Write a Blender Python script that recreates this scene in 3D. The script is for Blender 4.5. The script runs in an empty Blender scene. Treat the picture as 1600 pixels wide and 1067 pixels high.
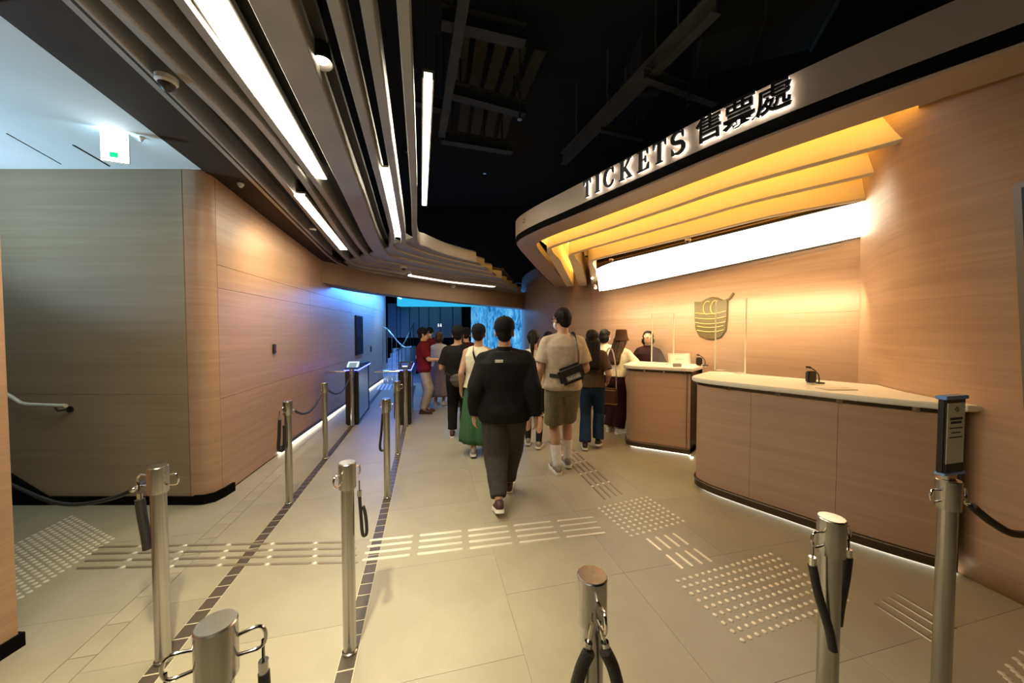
import bpy, bmesh, math, random
from mathutils import Vector, Matrix, noise, Quaternion
random.seed(7)
PI = math.pi
scene = bpy.context.scene
COL = scene.collection

# ------------------------------------------------------------------ camera, world, exposure
CAM_H, FPX, HZ = 1.6, 540.0, 517.0          # eye height, focal length in pixels (1600 wide), horizon row
PITCH = math.atan((533.5 - HZ) / FPX)
cam_data = bpy.data.cameras.new('camera')
cam_data.sensor_width = 36.0
cam_data.lens = FPX / 1600.0 * 36.0
cam_data.clip_start = 0.05
cam_data.clip_end = 100
cam = bpy.data.objects.new('camera', cam_data)
COL.objects.link(cam)
cam.location = (0, 0, CAM_H)
cam.rotation_euler = (PI / 2 - PITCH, 0, 0)
scene.camera = cam

world = bpy.data.worlds.new('world')
scene.world = world
world.use_nodes = True
world.node_tree.nodes['Background'].inputs[0].default_value = (1.0, 0.86, 0.68, 1)
world.node_tree.nodes['Background'].inputs[1].default_value = 0.010
scene.view_settings.view_transform = 'Standard'
scene.view_settings.look = 'None'
scene.view_settings.exposure = 0.30
scene.view_settings.gamma = 1.0
scene.view_settings.use_curve_mapping = False
scene.cycles.use_denoising = True
scene.cycles.adaptive_threshold = 0.025
scene.cycles.max_bounces = 5
scene.cycles.diffuse_bounces = 3
scene.cycles.glossy_bounces = 3
scene.cycles.sample_clamp_indirect = 4.0
scene.cycles.caustics_reflective = False
scene.cycles.caustics_refractive = False

WARM = (1.0, 0.80, 0.52)
NEUT = (1.0, 0.90, 0.68)
YEL = (1.0, 0.58, 0.11)
BLUE = (0.16, 0.42, 1.0)

# ------------------------------------------------------------------ measuring helpers (survey of the hall)
def ray(px, py):
    v = Vector(((px - 800) / FPX, 1.0, -(py - 533.5) / FPX))
    return Matrix.Rotation(-PITCH, 3, 'X') @ v
def G(px, py, z=0.0):
    d = ray(px, py); t = (z - CAM_H) / d.z
    return Vector((d.x * t, d.y * t, z))
def P(px, py, Y):
    d = ray(px, py); t = Y / d.y
    return Vector((d.x * t, Y, CAM_H + d.z * t))
def zc(Y): return 3.29 - 0.075 * Y           # the slatted ceiling falls slightly towards the gates
def Cc(px, py):
    d = ray(px, py); t = (3.29 - CAM_H) / (d.z + 0.075 * d.y)
    return Vector((d.x * t, d.y * t, CAM_H + d.z * t))

# ------------------------------------------------------------------ object helpers
def tag(o, label=None, cat=None, group=None, kind=None):
    if label: o['label'] = label
    if cat: o['category'] = cat
    if group: o['group'] = group
    if kind: o['kind'] = kind
    return o
def mesh_from(bm, name='m', smooth=False):
    me = bpy.data.meshes.new(name)
    bm.normal_update()
    bm.to_mesh(me); bm.free()
    if smooth:
        me.polygons.foreach_set('use_smooth', [True] * len(me.polygons))
        try: me.set_sharp_from_angle(angle=math.radians(38))
        except Exception: pass
    return me
def obj(name, me, mat=None, parent=None, world=True, smooth=False):
    if isinstance(me, bmesh.types.BMesh): me = mesh_from(me, name, smooth)
    o = bpy.data.objects.new(name, me)
    COL.objects.link(o)
    if mat is not None and not me.materials: me.materials.append(mat)
    if parent is not None:
        o.parent = parent
        if world:
            p = parent; M = Matrix.Identity(4)
            chain = []
            while p is not None: chain.append(p); p = p.parent
            for q in reversed(chain): M = M @ q.matrix_parent_inverse @ q.matrix_basis
            o.matrix_parent_inverse = M.inverted()
    return o
def thing(name, label, cat, loc=(0, 0, 0), rotz=0.0, group=None):
    o = bpy.data.objects.new(name, None); COL.objects.link(o)
    o.empty_display_size = 0.1
    o.location = loc; o.rotation_euler = (0, 0, rotz)
    return tag(o, label, cat, group)
def struct(name, me, mat, smooth=False, label=None):
    o = obj(name, me, mat, smooth=smooth); o['kind'] = 'structure'
    if label: o['label'] = label
    return o
def copy_tree(o, parent=None):
    c = o.copy(); COL.objects.link(c); c.parent = parent
    for ch in list(o.children): copy_tree(ch, c)
    return c

# ------------------------------------------------------------------ mesh builders
def box(bm, x0, x1, y0, y1, z0, z1, M=None):
    vs = [bm.verts.new(Vector(p) if M is None else M @ Vector(p)) for p in
          ((x0,y0,z0),(x1,y0,z0),(x1,y1,z0),(x0,y1,z0),(x0,y0,z1),(x1,y0,z1),(x1,y1,z1),(x0,y1,z1))]
    for f in ((3,2,1,0),(4,5,6,7),(0,1,5,4),(1,2,6,5),(2,3,7,6),(3,0,4,7)):
        bm.faces.new([vs[i] for i in f])
def bbox(x0, x1, y0, y1, z0, z1, bev=0.0, M=None, seg=2):
    bm = bmesh.new(); box(bm, x0, x1, y0, y1, z0, z1, M)
    if bev > 0: bmesh.ops.bevel(bm, geom=bm.edges[:], offset=bev, segments=seg, affect='EDGES')
    return bm
def prism(bm, pts, z0, z1):
    a = [bm.verts.new((p[0], p[1], z0)) for p in pts]
    b = [bm.verts.new((p[0], p[1], z1)) for p in pts]
    n = len(pts)
    bm.faces.new(a[::-1]); bm.faces.new(b)
    for i in range(n): bm.faces.new((a[i], a[(i+1) % n], b[(i+1) % n], b[i]))
    bmesh.ops.recalc_face_normals(bm, faces=bm.faces[:])
def frame(d, ref=None):
    d = d.normalized()
    r = ref or (Vector((0, 0, 1)) if abs(d.z) < 0.9 else Vector((0, 1, 0)))
    u = r.cross(d)
    if u.length < 1e-5: u = Vector((1, 0, 0)).cross(d)
    u.normalize(); return u, d.cross(u).normalized()
def tube(bm, pts, r, n=10, cap=True, radii=None):
    pts = [Vector(p) for p in pts]; rings = []
    ref = None
    for i, p in enumerate(pts):
        d = (pts[min(i+1, len(pts)-1)] - pts[max(i-1, 0)])
        if d.length < 1e-7: d = Vector((0, 0, 1))
        d.normalize()
        if ref is None: u, v = frame(d)
        else:
            u = ref - d * ref.dot(d)
            u = u.normalized() if u.length > 1e-5 else frame(d)[0]
            v = d.cross(u)
        ref = u
        rr = radii[i] if radii else r
        rings.append([bm.verts.new(p + (u * math.cos(2*PI*k/n) + v * math.sin(2*PI*k/n)) * rr) for k in range(n)])
    for a, b in zip(rings, rings[1:]):
        for k in range(n): bm.faces.new((a[k], a[(k+1) % n], b[(k+1) % n], b[k]))
    if cap:
        bm.faces.new(rings[0][::-1]); bm.faces.new(rings[-1])
def tube_bm(pts, r, n=10, radii=None):
    bm = bmesh.new(); tube(bm, pts, r, n, True, radii); return bm
def lathe(bm, prof, n=24, c=(0, 0, 0)):
    rings = []
    for r, z in prof:
        if r < 1e-5: rings.append([bm.verts.new((c[0], c[1], c[2] + z))])
        else: rings.append([bm.verts.new((c[0] + r*math.cos(2*PI*k/n), c[1] + r*math.sin(2*PI*k/n), c[2] + z)) for k in range(n)])
    for a, b in zip(rings, rings[1:]):
        for k in range(n):
            q = [a[k % len(a)], a[(k+1) % n % len(a)], b[(k+1) % n % len(b)], b[k % len(b)]]
            u = []
            for v in q:
                if v not in u: u.append(v)
            if len(u) > 2: bm.faces.new(u)
    if len(rings[0]) > 1: bm.faces.new(rings[0][::-1])
    if len(rings[-1]) > 1: bm.faces.new(rings[-1])
def smoothpath(pts, seg=6, closed=False):
    pts = [Vector(p) for p in pts]; out = []; n = len(pts)
    rng = range(n) if closed else range(n - 1)
    for i in rng:
        if closed: p0, p1, p2, p3 = pts[i-1], pts[i], pts[(i+1) % n], pts[(i+2) % n]
        else: p0, p1, p2, p3 = pts[max(i-1, 0)], pts[i], pts[i+1], pts[min(i+2, n-1)]
        for k in range(seg):
            t = k / seg
            out.append(0.5 * ((2*p1) + (p2 - p0)*t + (2*p0 - 5*p1 + 4*p2 - p3)*t*t + (3*p1 - p0 - 3*p2 + p3)*t**3))
    if not closed: out.append(pts[-1].copy())
    return out
def normals2d(path):
    ns = []
    for i in range(len(path)):
        a = path[max(i-1, 0)]; b = path[min(i+1, len(path)-1)]
        t = Vector((b.x - a.x, b.y - a.y)); t.normalize()
        ns.append(Vector((t.y, -t.x, 0)))          # right-hand side of travel
    return ns
def offset_path(path, d):
    return [p + n * d for p, n in zip(path, normals2d(path))]
def sweep(bm, path, prof, closed_prof=True):
    """prof: list of (u, v): u metres to the right of travel, v metres up."""
    ns = normals2d(path); rings = []
    for p, n in zip(path, ns):
        rings.append([bm.verts.new(p + n * u + Vector((0, 0, v))) for u, v in prof])
    m = len(prof)
    for a, b in zip(rings, rings[1:]):
        for k in range(m if closed_prof else m - 1):
            bm.faces.new((a[k], b[k], b[(k+1) % m], a[(k+1) % m]))
    if closed_prof:
        bm.faces.new(rings[0]); bm.faces.new(rings[-1][::-1])
    bmesh.ops.recalc_face_normals(bm, faces=bm.faces[:])
def sweep_bm(path, prof):
    bm = bmesh.new(); sweep(bm, path, prof); return bm
def rect(u0, u1, v0, v1): return [(u0, v0), (u1, v0), (u1, v1), (u0, v1)]
def rounded(pts, r, seg=6):
    """round the corners of a closed plan polygon"""
    out = []; n = len(pts)
    for i in range(n):
        p = Vector(pts[i][:2]); a = Vector(pts[i-1][:2]); b = Vector(pts[(i+1) % n][:2])
        rr = r[i] if isinstance(r, (list, tuple)) else r
        da, db = (a - p), (b - p)
        k = min(rr, da.length * 0.45, db.length * 0.45)
        s, e = p + da.normalized() * k, p + db.normalized() * k
        if rr <= 0: out.append(p); continue
        for j in range(seg + 1):
            t = j / seg
            out.append(s * (1-t)**2 + p * 2*t*(1-t) + e * t*t)
    return out
def inset(poly, d):
    n = len(poly); out = []
    area = sum(poly[i].x * poly[(i+1) % n].y - poly[(i+1) % n].x * poly[i].y for i in range(n))
    s = 1 if area > 0 else -1
    for i in range(n):
        t = (poly[(i+1) % n] - poly[i-1]).normalized()
        out.append(poly[i] + Vector((-t.y, t.x)) * d * s)
    return out

# ------------------------------------------------------------------ materials
MATS = {}
def nodes_of(name):
    m = bpy.data.materials.new(name); m.use_nodes = True
    return m, m.node_tree, m.node_tree.nodes['Principled BSDF']
def mat(name, col, rough=0.5, metal=0.0, var=0.0, scale=30.0, bump=0.0, coat=0.0, aniso=None, spec=0.5):
    if name in MATS: return MATS[name]
    m, nt, b = nodes_of(name)
    b.inputs['Base Color'].default_value = (*col, 1)
    b.inputs['Roughness'].default_value = rough
    b.inputs['Metallic'].default_value = metal
    b.inputs['Specular IOR Level'].default_value = spec
    if coat: b.inputs['Coat Weight'].default_value = coat
    if var or bump:
        tc = nt.nodes.new('ShaderNodeTexCoord'); mp = nt.nodes.new('ShaderNodeMapping')
        nz = nt.nodes.new('ShaderNodeTexNoise'); nz.inputs['Scale'].default_value = scale
        nz.inputs['Detail'].default_value = 4
        if aniso: mp.inputs['Scale'].default_value = aniso
        nt.links.new(tc.outputs['Object'], mp.inputs[0]); nt.links.new(mp.outputs[0], nz.inputs['Vector'])
        if var:
            rp = nt.nodes.new('ShaderNodeValToRGB')
            rp.color_ramp.elements[0].position = 0.3; rp.color_ramp.elements[1].position = 0.7
            rp.color_ramp.elements[0].color = (*[max(0, c * (1 - var)) for c in col], 1)
            rp.color_ramp.elements[1].color = (*[min(1, c * (1 + var)) for c in col], 1)
            nt.links.new(nz.outputs['Fac'], rp.inputs[0]); nt.links.new(rp.outputs[0], b.inputs['Base Color'])
        if bump:
            bp = nt.nodes.new('ShaderNodeBump'); bp.inputs['Strength'].default_value = bump
            bp.inputs['Distance'].default_value = 0.01
            nt.links.new(nz.outputs['Fac'], bp.inputs['Height']); nt.links.new(bp.outputs[0], b.inputs['Normal'])
    MATS[name] = m; return m
def wood(name, dark, light, rough=0.42, zs=26.0):
    """laminate with long horizontal grain, the same on every heading of a curved wall"""
    if name in MATS: return MATS[name]
    m, nt, b = nodes_of(name)
    tc = nt.nodes.new('ShaderNodeTexCoord'); mp = nt.nodes.new('ShaderNodeMapping')
    mp.inputs['Scale'].default_value = (0.55, 0.55, zs)
    n1 = nt.nodes.new('ShaderNodeTexNoise'); n1.inputs['Scale'].default_value = 1.0; n1.inputs['Detail'].default_value = 6
    n1.inputs['Roughness'].default_value = 0.62; n1.inputs['Distortion'].default_value = 0.25
    n2 = nt.nodes.new('ShaderNodeTexNoise'); n2.inputs['Scale'].default_value = 5.0; n2.inputs['Detail'].default_value = 3
    mp2 = nt.nodes.new('ShaderNodeMapping'); mp2.inputs['Scale'].default_value = (0.6, 0.6, 40)
    ad = nt.nodes.new('ShaderNodeMix'); ad.data_type = 'FLOAT'; ad.inputs[0].default_value = 0.35
    rp = nt.nodes.new('ShaderNodeValToRGB')
    rp.color_ramp.elements[0].position = 0.32; rp.color_ramp.elements[1].position = 0.68
    rp.color_ramp.elements[0].color = (*dark, 1); rp.color_ramp.elements[1].color = (*light, 1)
    L = nt.links.new
    L(tc.outputs['Object'], mp.inputs[0]); L(tc.outputs['Object'], mp2.inputs[0])
    L(mp.outputs[0], n1.inputs['Vector']); L(mp2.outputs[0], n2.inputs['Vector'])
    L(n1.outputs['Fac'], ad.inputs[2]); L(n2.outputs['Fac'], ad.inputs[3])
    L(ad.outputs[0], rp.inputs[0]); L(rp.outputs[0], b.inputs['Base Color'])
    bp = nt.nodes.new('ShaderNodeBump'); bp.inputs['Strength'].default_value = 0.08; bp.inputs['Distance'].default_value = 0.004
    L(ad.outputs[0], bp.inputs['Height']); L(bp.outputs[0], b.inputs['Normal'])
    b.inputs['Roughness'].default_value = rough
    MATS[name] = m; return m
def em(name, col, s):
    if name in MATS: return MATS[name]
    m = bpy.data.materials.new(name); m.use_nodes = True; nt = m.node_tree
    nt.nodes.remove(nt.nodes['Principled BSDF'])
    e = nt.nodes.new('ShaderNodeEmission'); e.inputs[0].default_value = (*col, 1); e.inputs[1].default_value = s
    nt.links.new(e.outputs[0], nt.nodes['Material Output'].inputs[0])
    MATS[name] = m; return m
def glass(name, tint=(0.95, 0.97, 0.97), alpha=0.12, rough=0.03):
    if name in MATS: return MATS[name]
    m = bpy.data.materials.new(name); m.use_nodes = True; nt = m.node_tree
    b = nt.nodes['Principled BSDF']; b.inputs['Base Color'].default_value = (*tint, 1); b.inputs['Roughness'].default_value = rough
    tr = nt.nodes.new('ShaderNodeBsdfTransparent'); mx = nt.nodes.new('ShaderNodeMixShader'); mx.inputs[0].default_value = alpha
    nt.links.new(tr.outputs[0], mx.inputs[1]); nt.links.new(b.outputs[0], mx.inputs[2])
    nt.links.new(mx.outputs[0], nt.nodes['Material Output'].inputs[0])
    MATS[name] = m; return m
def floor_mat(name, col, rough):
    if name in MATS: return MATS[name]
    m, nt, b = nodes_of(name)
    tc = nt.nodes.new('ShaderNodeTexCoord'); oi = nt.nodes.new('ShaderNodeObjectInfo')
    n1 = nt.nodes.new('ShaderNodeTexNoise'); n1.inputs['Scale'].default_value = 2.2; n1.inputs['Detail'].default_value = 8
    n1.inputs['Roughness'].default_value = 0.65
    rp = nt.nodes.new('ShaderNodeValToRGB')
    rp.color_ramp.elements[0].position = 0.3; rp.color_ramp.elements[1].position = 0.72
    rp.color_ramp.elements[0].color = (*[c * 0.88 for c in col], 1); rp.color_ramp.elements[1].color = (*[c * 1.08 for c in col], 1)
    hs = nt.nodes.new('ShaderNodeHueSaturation')
    ma = nt.nodes.new('ShaderNodeMapRange'); ma.inputs[3].default_value = 0.95; ma.inputs[4].default_value = 1.05
    L = nt.links.new
    L(tc.outputs['Object'], n1.inputs['Vector']); L(n1.outputs['Fac'], rp.inputs[0]); L(rp.outputs[0], hs.inputs['Color'])
    L(oi.outputs['Random'], ma.inputs[0]); L(ma.outputs[0], hs.inputs['Value']); L(hs.outputs[0], b.inputs['Base Color'])
    rr = nt.nodes.new('ShaderNodeMapRange'); rr.inputs[3].default_value = rough - 0.06; rr.inputs[4].default_value = rough + 0.08
    L(n1.outputs['Fac'], rr.inputs[0]); L(rr.outputs[0], b.inputs['Roughness'])
    MATS[name] = m; return m

M_FLOOR = floor_mat('floor_tile', (0.33, 0.295, 0.20), 0.40)
M_GROUT = mat('grout', (0.36, 0.325, 0.225), 0.8, var=0.1)
M_DTILE = floor_mat('dark_tile', (0.075, 0.056, 0.040), 0.42)
M_WOOD = wood('wood_wall', (0.37, 0.215, 0.125), (0.49, 0.30, 0.18))
M_WOODG = wood('wood_grey', (0.285, 0.20, 0.12), (0.375, 0.275, 0.175), rough=0.5, zs=20)
M_WOODC = wood('wood_counter', (0.40, 0.25, 0.16), (0.50, 0.325, 0.215), zs=22)
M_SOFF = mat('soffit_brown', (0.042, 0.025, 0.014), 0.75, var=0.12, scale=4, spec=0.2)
M_BLACK = mat('black', (0.004, 0.0035, 0.003), 0.9, spec=0.05)
M_CEIL = mat('ceiling_black', (0.012, 0.012, 0.011), 0.9, var=0.3, scale=3)
M_GRIME = mat('services_grey', (0.035, 0.036, 0.034), 0.7, var=0.3, scale=6)
M_SLAT = mat('slat_taupe', (0.35, 0.325, 0.295), 0.40, 0.2, var=0.08, scale=5)
M_STEEL = mat('brushed_steel', (0.47, 0.455, 0.44), 0.27, 1.0, var=0.14, scale=60, aniso=(1, 1, 0.02), bump=0.03)
M_STEELT = mat('steel_top', (0.62, 0.58, 0.50), 0.22, 1.0, var=0.12, scale=90)
M_CHROME = mat('chrome', (0.75, 0.72, 0.68), 0.12, 1.0)
M_ROPE = mat('rope_black', (0.018, 0.015, 0.013), 0.5, var=0.4, scale=200, bump=0.4)
M_DMETAL = mat('dark_metal', (0.05, 0.042, 0.036), 0.35, 0.8)
M_BRONZE = mat('plinth_bronze', (0.10, 0.075, 0.055), 0.3, 0.85)
M_STUD = mat('stud_steel', (0.78, 0.72, 0.56), 0.3, 0.35)
M_BARD = mat('bar_dull_steel', (0.30, 0.26, 0.18), 0.35, 0.5)
M_WHITE = mat('worktop_white', (0.82, 0.78, 0.68), 0.28, var=0.02, scale=4)
M_PLASTIC = mat('white_plastic', (0.72, 0.72, 0.70), 0.35)
M_DPLAST = mat('dark_plastic', (0.025, 0.02, 0.018), 0.4)
M_CREAM = mat('canopy_cream', (0.78, 0.64, 0.42), 0.55)
M_FASC = mat('fascia_taupe', (0.36, 0.27, 0.20), 0.45, var=0.04, scale=3)
M_ALCC = mat('alcove_ceiling', (0.62, 0.64, 0.64), 0.7, var=0.03, scale=2)
M_PAPER = mat('paper', (0.80, 0.78, 0.66), 0.7)
M_INK = mat('ink', (0.06, 0.055, 0.05), 0.7)
E_STRIP = em('strip_light', NEUT, 14)
E_PEND = em('pendant_light', NEUT, 11)
E_PANEL = em('light_panel', (1.0, 0.87, 0.62), 7)
E_LED = em('floor_led', (1.0, 0.90, 0.72), 6)
E_COVE = em('cove_led', YEL, 15)
E_BLUE = em('blue_led', (0.05, 0.07, 1.0), 12)
E_HALO = em('letter_halo', (1.0, 0.93, 0.82), 7)
def area(name, loc, target, sx, sy, power, col, parent=None):
    l = bpy.data.lights.new(name, 'AREA'); l.shape = 'RECTANGLE'; l.size = sx; l.size_y = sy
    l.energy = power; l.color = col
    o = bpy.data.objects.new(name, l); COL.objects.link(o)
    o.location = loc
    d = Vector(target) - Vector(loc)
    o.rotation_euler = d.to_track_quat('-Z', 'Y').to_euler()
    return o
def spot(name, loc, target, power, col, ang=60, blend=0.6, rad=0.06):
    l = bpy.data.lights.new(name, 'SPOT'); l.energy = power; l.color = col
    l.spot_size = math.radians(ang); l.spot_blend = blend; l.shadow_soft_size = rad
    o = bpy.data.objects.new(name, l); COL.objects.link(o); o.location = loc
    o.rotation_euler = (Vector(target) - Vector(loc)).to_track_quat('-Z', 'Y').to_euler()
    return o
# ================================================================== STRUCTURE
# ---- floor: grout bed with separate tiles, laid along the queue lanes
LD = Vector((-0.2361, 0.9717, 0)); LU = Vector((0.9717, 0.2361, 0))
LROT = math.atan2(-LD.x, LD.y)
def lane(u, v, z=0.0): return LU * u + LD * v + Vector((0, 0, z))
UL, UR, US = -1.26, -0.39, -1.66
floor = struct('floor', bbox(-8, 6.5, -2.5, 16, -0.12, -0.004), M_GROUT, label='olive beige tiled hall floor with dark lane strips')
def tile_mesh(w, l, g=0.0018, t=0.02):
    return mesh_from(bbox(-w/2 + g/2, w/2 - g/2, -l/2 + g/2, l/2 - g/2, -t, 0, 0.0), 'tile')
cols = []
u = -0.35
while u < 6.0: cols.append((u, u + 0.8)); u += 0.8
cols += [(-1.22, -0.43), (-1.60, -1.30)]
u = -1.72
while u > -6.8: cols.append((u - 0.8, u)); u -= 0.8
meshes = {}
for (a, b) in cols:
    w = round(b - a, 3); L = 0.8 if w > 0.5 else 0.4
    if (w, L) not in meshes: meshes[(w, L)] = tile_mesh(w, L); meshes[(w, L)].materials.append(M_FLOOR)
    v = -0.4 + (0.4 if int(a * 10) % 2 else 0.0)
    while v < 11.2:
        c = lane((a + b) / 2, v + L / 2)
        if -5.9 < c.x < 4.6 and c.y > 0.3 and abs(c.x) < 1.75 * c.y + 1.2:
            t = obj('floor_tile', meshes[(w, L)], None, floor, world=False)
            t.location = c; t.rotation_euler = (0, 0, LROT)
        v += L
dt = tile_mesh(0.082, 0.096, 0.009, 0.02); dt.materials.append(M_DTILE)
st = tile_mesh(0.118, 0.20, 0.004, 0.02); st.materials.append(M_FLOOR)
for U in (UL, UR):
    obj('grout_bed', bbox(U - 0.043, U + 0.043, 0.5, 7.4, -0.02, -0.0015, M=Matrix.Rotation(LROT, 4, 'Z')), mat('grout_light', (0.50, 0.45, 0.32), 0.8), floor)
    v = 0.62
    while v < 7.4:
        t = obj('dark_tile', dt, None, floor, world=False); t.location = lane(U, v); t.rotation_euler = (0, 0, LROT); v += 0.096
    far = bbox(U - 0.036, U + 0.036, 7.4, 10.5, -0.02, 0.0, M=Matrix.Rotation(LROT, 4, 'Z'))
    obj('dark_strip', far, M_DTILE, floor)
v = 1.2
while v < 4.4:
    t = obj('floor_tile', st, None, floor, world=False); t.location = lane(US, v); t.rotation_euler = (0, 0, LROT); v += 0.20
struct('floor_far', bbox(-8, 6, 10.6, 15.9, -0.05, 0.001), mat('floor_blue_grey', (0.20, 0.22, 0.24), 0.3, var=0.1, scale=2))

# ---- left wood wall (wall B), alcove wall (wall A) with rounded corner
WB = smoothpath([(-2.80, 3.30, 0), (-3.06, 4.6, 0), (-3.42, 6.6, 0), (-3.85, 9.2, 0), (-4.3, 11.8, 0)], 8)
def wallz(y): return zc(y) + 0.02
def clip_path(path, y0, y1):
    out = []
    for a, b in zip(path, path[1:]):
        for p, q in ((a, b),):
            if a.y < y0 <= b.y or a.y >= y0:
                if not out: out.append(a.lerp(b, max(0.0, (y0 - a.y) / (b.y - a.y))))
            if a.y < y1 <= b.y:
                out.append(a.lerp(b, (y1 - a.y) / (b.y - a.y))); return out
            if out: out.append(b.copy())
    return out
wl = struct('wall_left', sweep_bm(WB, rect(-0.22, -0.016, 0, 3.3)), M_SOFF, smooth=True, label='warm wood clad wall beside the queue lanes')
ys = [3.30, 5.55, 7.8, 10.0, 11.79]
zs = [0.015, 0.95, 2.01, 2.23, 3.08]
for i in range(4):
    pth = clip_path(WB, ys[i] + 0.002, ys[i+1] - 0.002)
    for j in range(4):
        obj('panel', sweep_bm(pth, rect(-0.018, 0.0, zs[j] + 0.002, zs[j+1] - 0.002)), M_WOOD, wl, smooth=True)
corner = [Vector((-2.965, 3.150, 0)), Vector((-2.88, 3.155, 0)), Vector((-2.825, 3.19, 0)), Vector((-2.80, 3.25, 0)), Vector((-2.80, 3.297, 0))]
wc = struct('wall_corner', sweep_bm(corner, rect(-0.2, 0, 0, 3.2)), M_WOOD, smooth=True)
wa = struct('wall_alcove', bbox(-7.5, -2.98, 3.17, 3.4, 0, 3.2), M_SOFF, label='greyish wood clad wall of the stair alcove')
xs = [-7.5, -5.4, -2.97]
zz = [0.0, 1.02, 3.15]
for i in range(2):
    for j in range(2):
        obj('panel', bbox(xs[i] + 0.002, xs[i+1] - 0.002, 3.15, 3.172, zz[j] + 0.0015, zz[j+1] - 0.0015), M_WOODG, wa)
# baseboards
struct('baseboard_alcove', bbox(-4.28, -2.93, 3.125, 3.152, 0, 0.075, 0.004), M_BLACK)
struct('baseboard_corner', sweep_bm([Vector((-2.93, 3.15, 0)), Vector((-2.86, 3.155, 0)), Vector((-2.80, 3.20, 0)), Vector((-2.79, 3.30, 0)), Vector((-2.80, 3.42, 0))], rect(0.0, 0.025, 0, 0.085)), M_BLACK)
bl = struct('baseboard_left', sweep_bm(clip_path(WB, 4.4, 11.6), rect(0.002, 0.022, 0.045, 0.085)), M_DMETAL)
obj('led_strip', sweep_bm(clip_path(WB, 4.42, 11.55), rect(0.001, 0.012, 0.012, 0.035)), E_LED, bl)
# sloped stair skirting on the alcove wall and the first steps
sk = bmesh.new()
pts = [(-4.28, 0), (-4.28, 0.075), (-6.6, 1.56), (-6.6, 1.28), (-4.62, 0)]
a = [sk.verts.new((x, 3.125, z)) for x, z in pts]; b = [sk.verts.new((x, 3.151, z)) for x, z in pts]
sk.faces.new(a); sk.faces.new(b[::-1])
for i in range(5): sk.faces.new((a[i], b[i], b[(i+1) % 5], a[(i+1) % 5]))
bmesh.ops.recalc_face_normals(sk, faces=sk.faces[:])
struct('trim_1', sk, M_BLACK)
stair = thing('staircase', 'grey stone stair rising along the alcove wall at far left', 'stairs', (-4.5, 2.5, 0))
for k in range(8):
    obj('step', bbox(-4.62 - 0.27 * (k + 1), -4.62 - 0.27 * k, 1.95, 3.12, 0.0, 0.17 * (k + 1) * 0.97, 0.006), mat('stone_grey', (0.17, 0.15, 0.12), 0.6, var=0.2, scale=14), stair)
# near left jamb
wj = struct('wall_jamb', bbox(-2.9, -2.495, -2.0, 1.70, 0, 3.4), M_WOOD, label='wood clad jamb at the left edge')
struct('baseboard_jamb', bbox(-2.9, -2.48, -2.0, 1.715, 0, 0.07), M_BLACK)

# ---- alcove ceiling and brown soffit (one falling plane)
def edge_x(y): return -2.80 - 0.19 * (y - 3.17) if y < 3.25 else None
S1 = [Cc(*p) for p in ((109, 0), (337, 222), (480, 366), (523, 406))]
def ext_back(pts, y):
    a, b = pts[0], pts[1]; t = (y - a.y) / (b.y - a.y); q = a.lerp(b, t); q.z = zc(y); return q
S1 = [ext_back(S1, -1.5)] + S1
def x_on(path, y):
    for a, b in zip(path, path[1:]):
        if min(a.y, b.y) <= y <= max(a.y, b.y): return a.x + (b.x - a.x) * (y - a.y) / (b.y - a.y)
    return path[-1].x
def slab(bm, yl, fx0, fx1, t=0.12, dz=0.0):
    lo = []; hi = []
    for y in yl:
        lo.append((bm.verts.new((fx0(y), y, zc(y) + dz)), bm.verts.new((fx1(y), y, zc(y) + dz))))
        hi.append((bm.verts.new((fx0(y), y, zc(y) + dz + t)), bm.verts.new((fx1(y), y, zc(y) + dz + t))))
    for i in range(len(yl) - 1):
        bm.faces.new((lo[i][0], lo[i][1], lo[i+1][1], lo[i+1][0]))
        bm.faces.new((hi[i][0], hi[i+1][0], hi[i+1][1], hi[i][1]))
        bm.faces.new((lo[i][0], lo[i+1][0], hi[i+1][0], hi[i][0]))
        bm.faces.new((lo[i][1], hi[i][1], hi[i+1][1], lo[i+1][1]))
    bm.faces.new((lo[0][0], hi[0][0], hi[0][1], lo[0][1])); bm.faces.new((lo[-1][0], lo[-1][1], hi[-1][1], hi[-1][0]))
    bmesh.ops.recalc_face_normals(bm, faces=bm.faces[:])
def inner_x(y):
    if y < 3.25: return -2.80 - 0.19 * (y - 3.17)
    return x_on(WB, y) - 0.03 if y >= 3.3 else -2.82
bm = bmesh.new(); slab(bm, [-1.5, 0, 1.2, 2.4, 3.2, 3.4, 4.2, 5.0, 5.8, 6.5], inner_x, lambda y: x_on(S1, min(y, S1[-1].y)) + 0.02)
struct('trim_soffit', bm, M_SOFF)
bm = bmesh.new(); slab(bm, [-1.5, 0, 1.2, 2.4, 3.16], lambda y: -7.5, lambda y: inner_x(y) + 0.0, dz=0.0)
struct('ceiling_alcove', bm, M_ALCC)
# slot diffusers in the alcove ceiling
def cslot(name, a, b, w, label):
    p, q = Cc(*a), Cc(*b)
    bm = bmesh.new(); tube(bm, [p + Vector((0, 0, -0.002)), q + Vector((0, 0, -0.002))], w, 6)
    o = obj(name, bm, M_DMETAL); tag(o, label, 'ceiling slot'); return o
cslot('ceiling_slot', (114, 226), (171, 259), 0.006, 'thin dark slot in the pale alcove ceiling beside the exit sign')
cslot('ceiling_slot', (10, 208), (95, 256), 0.003, 'faint hairline slot in the pale alcove ceiling at far left')

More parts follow.
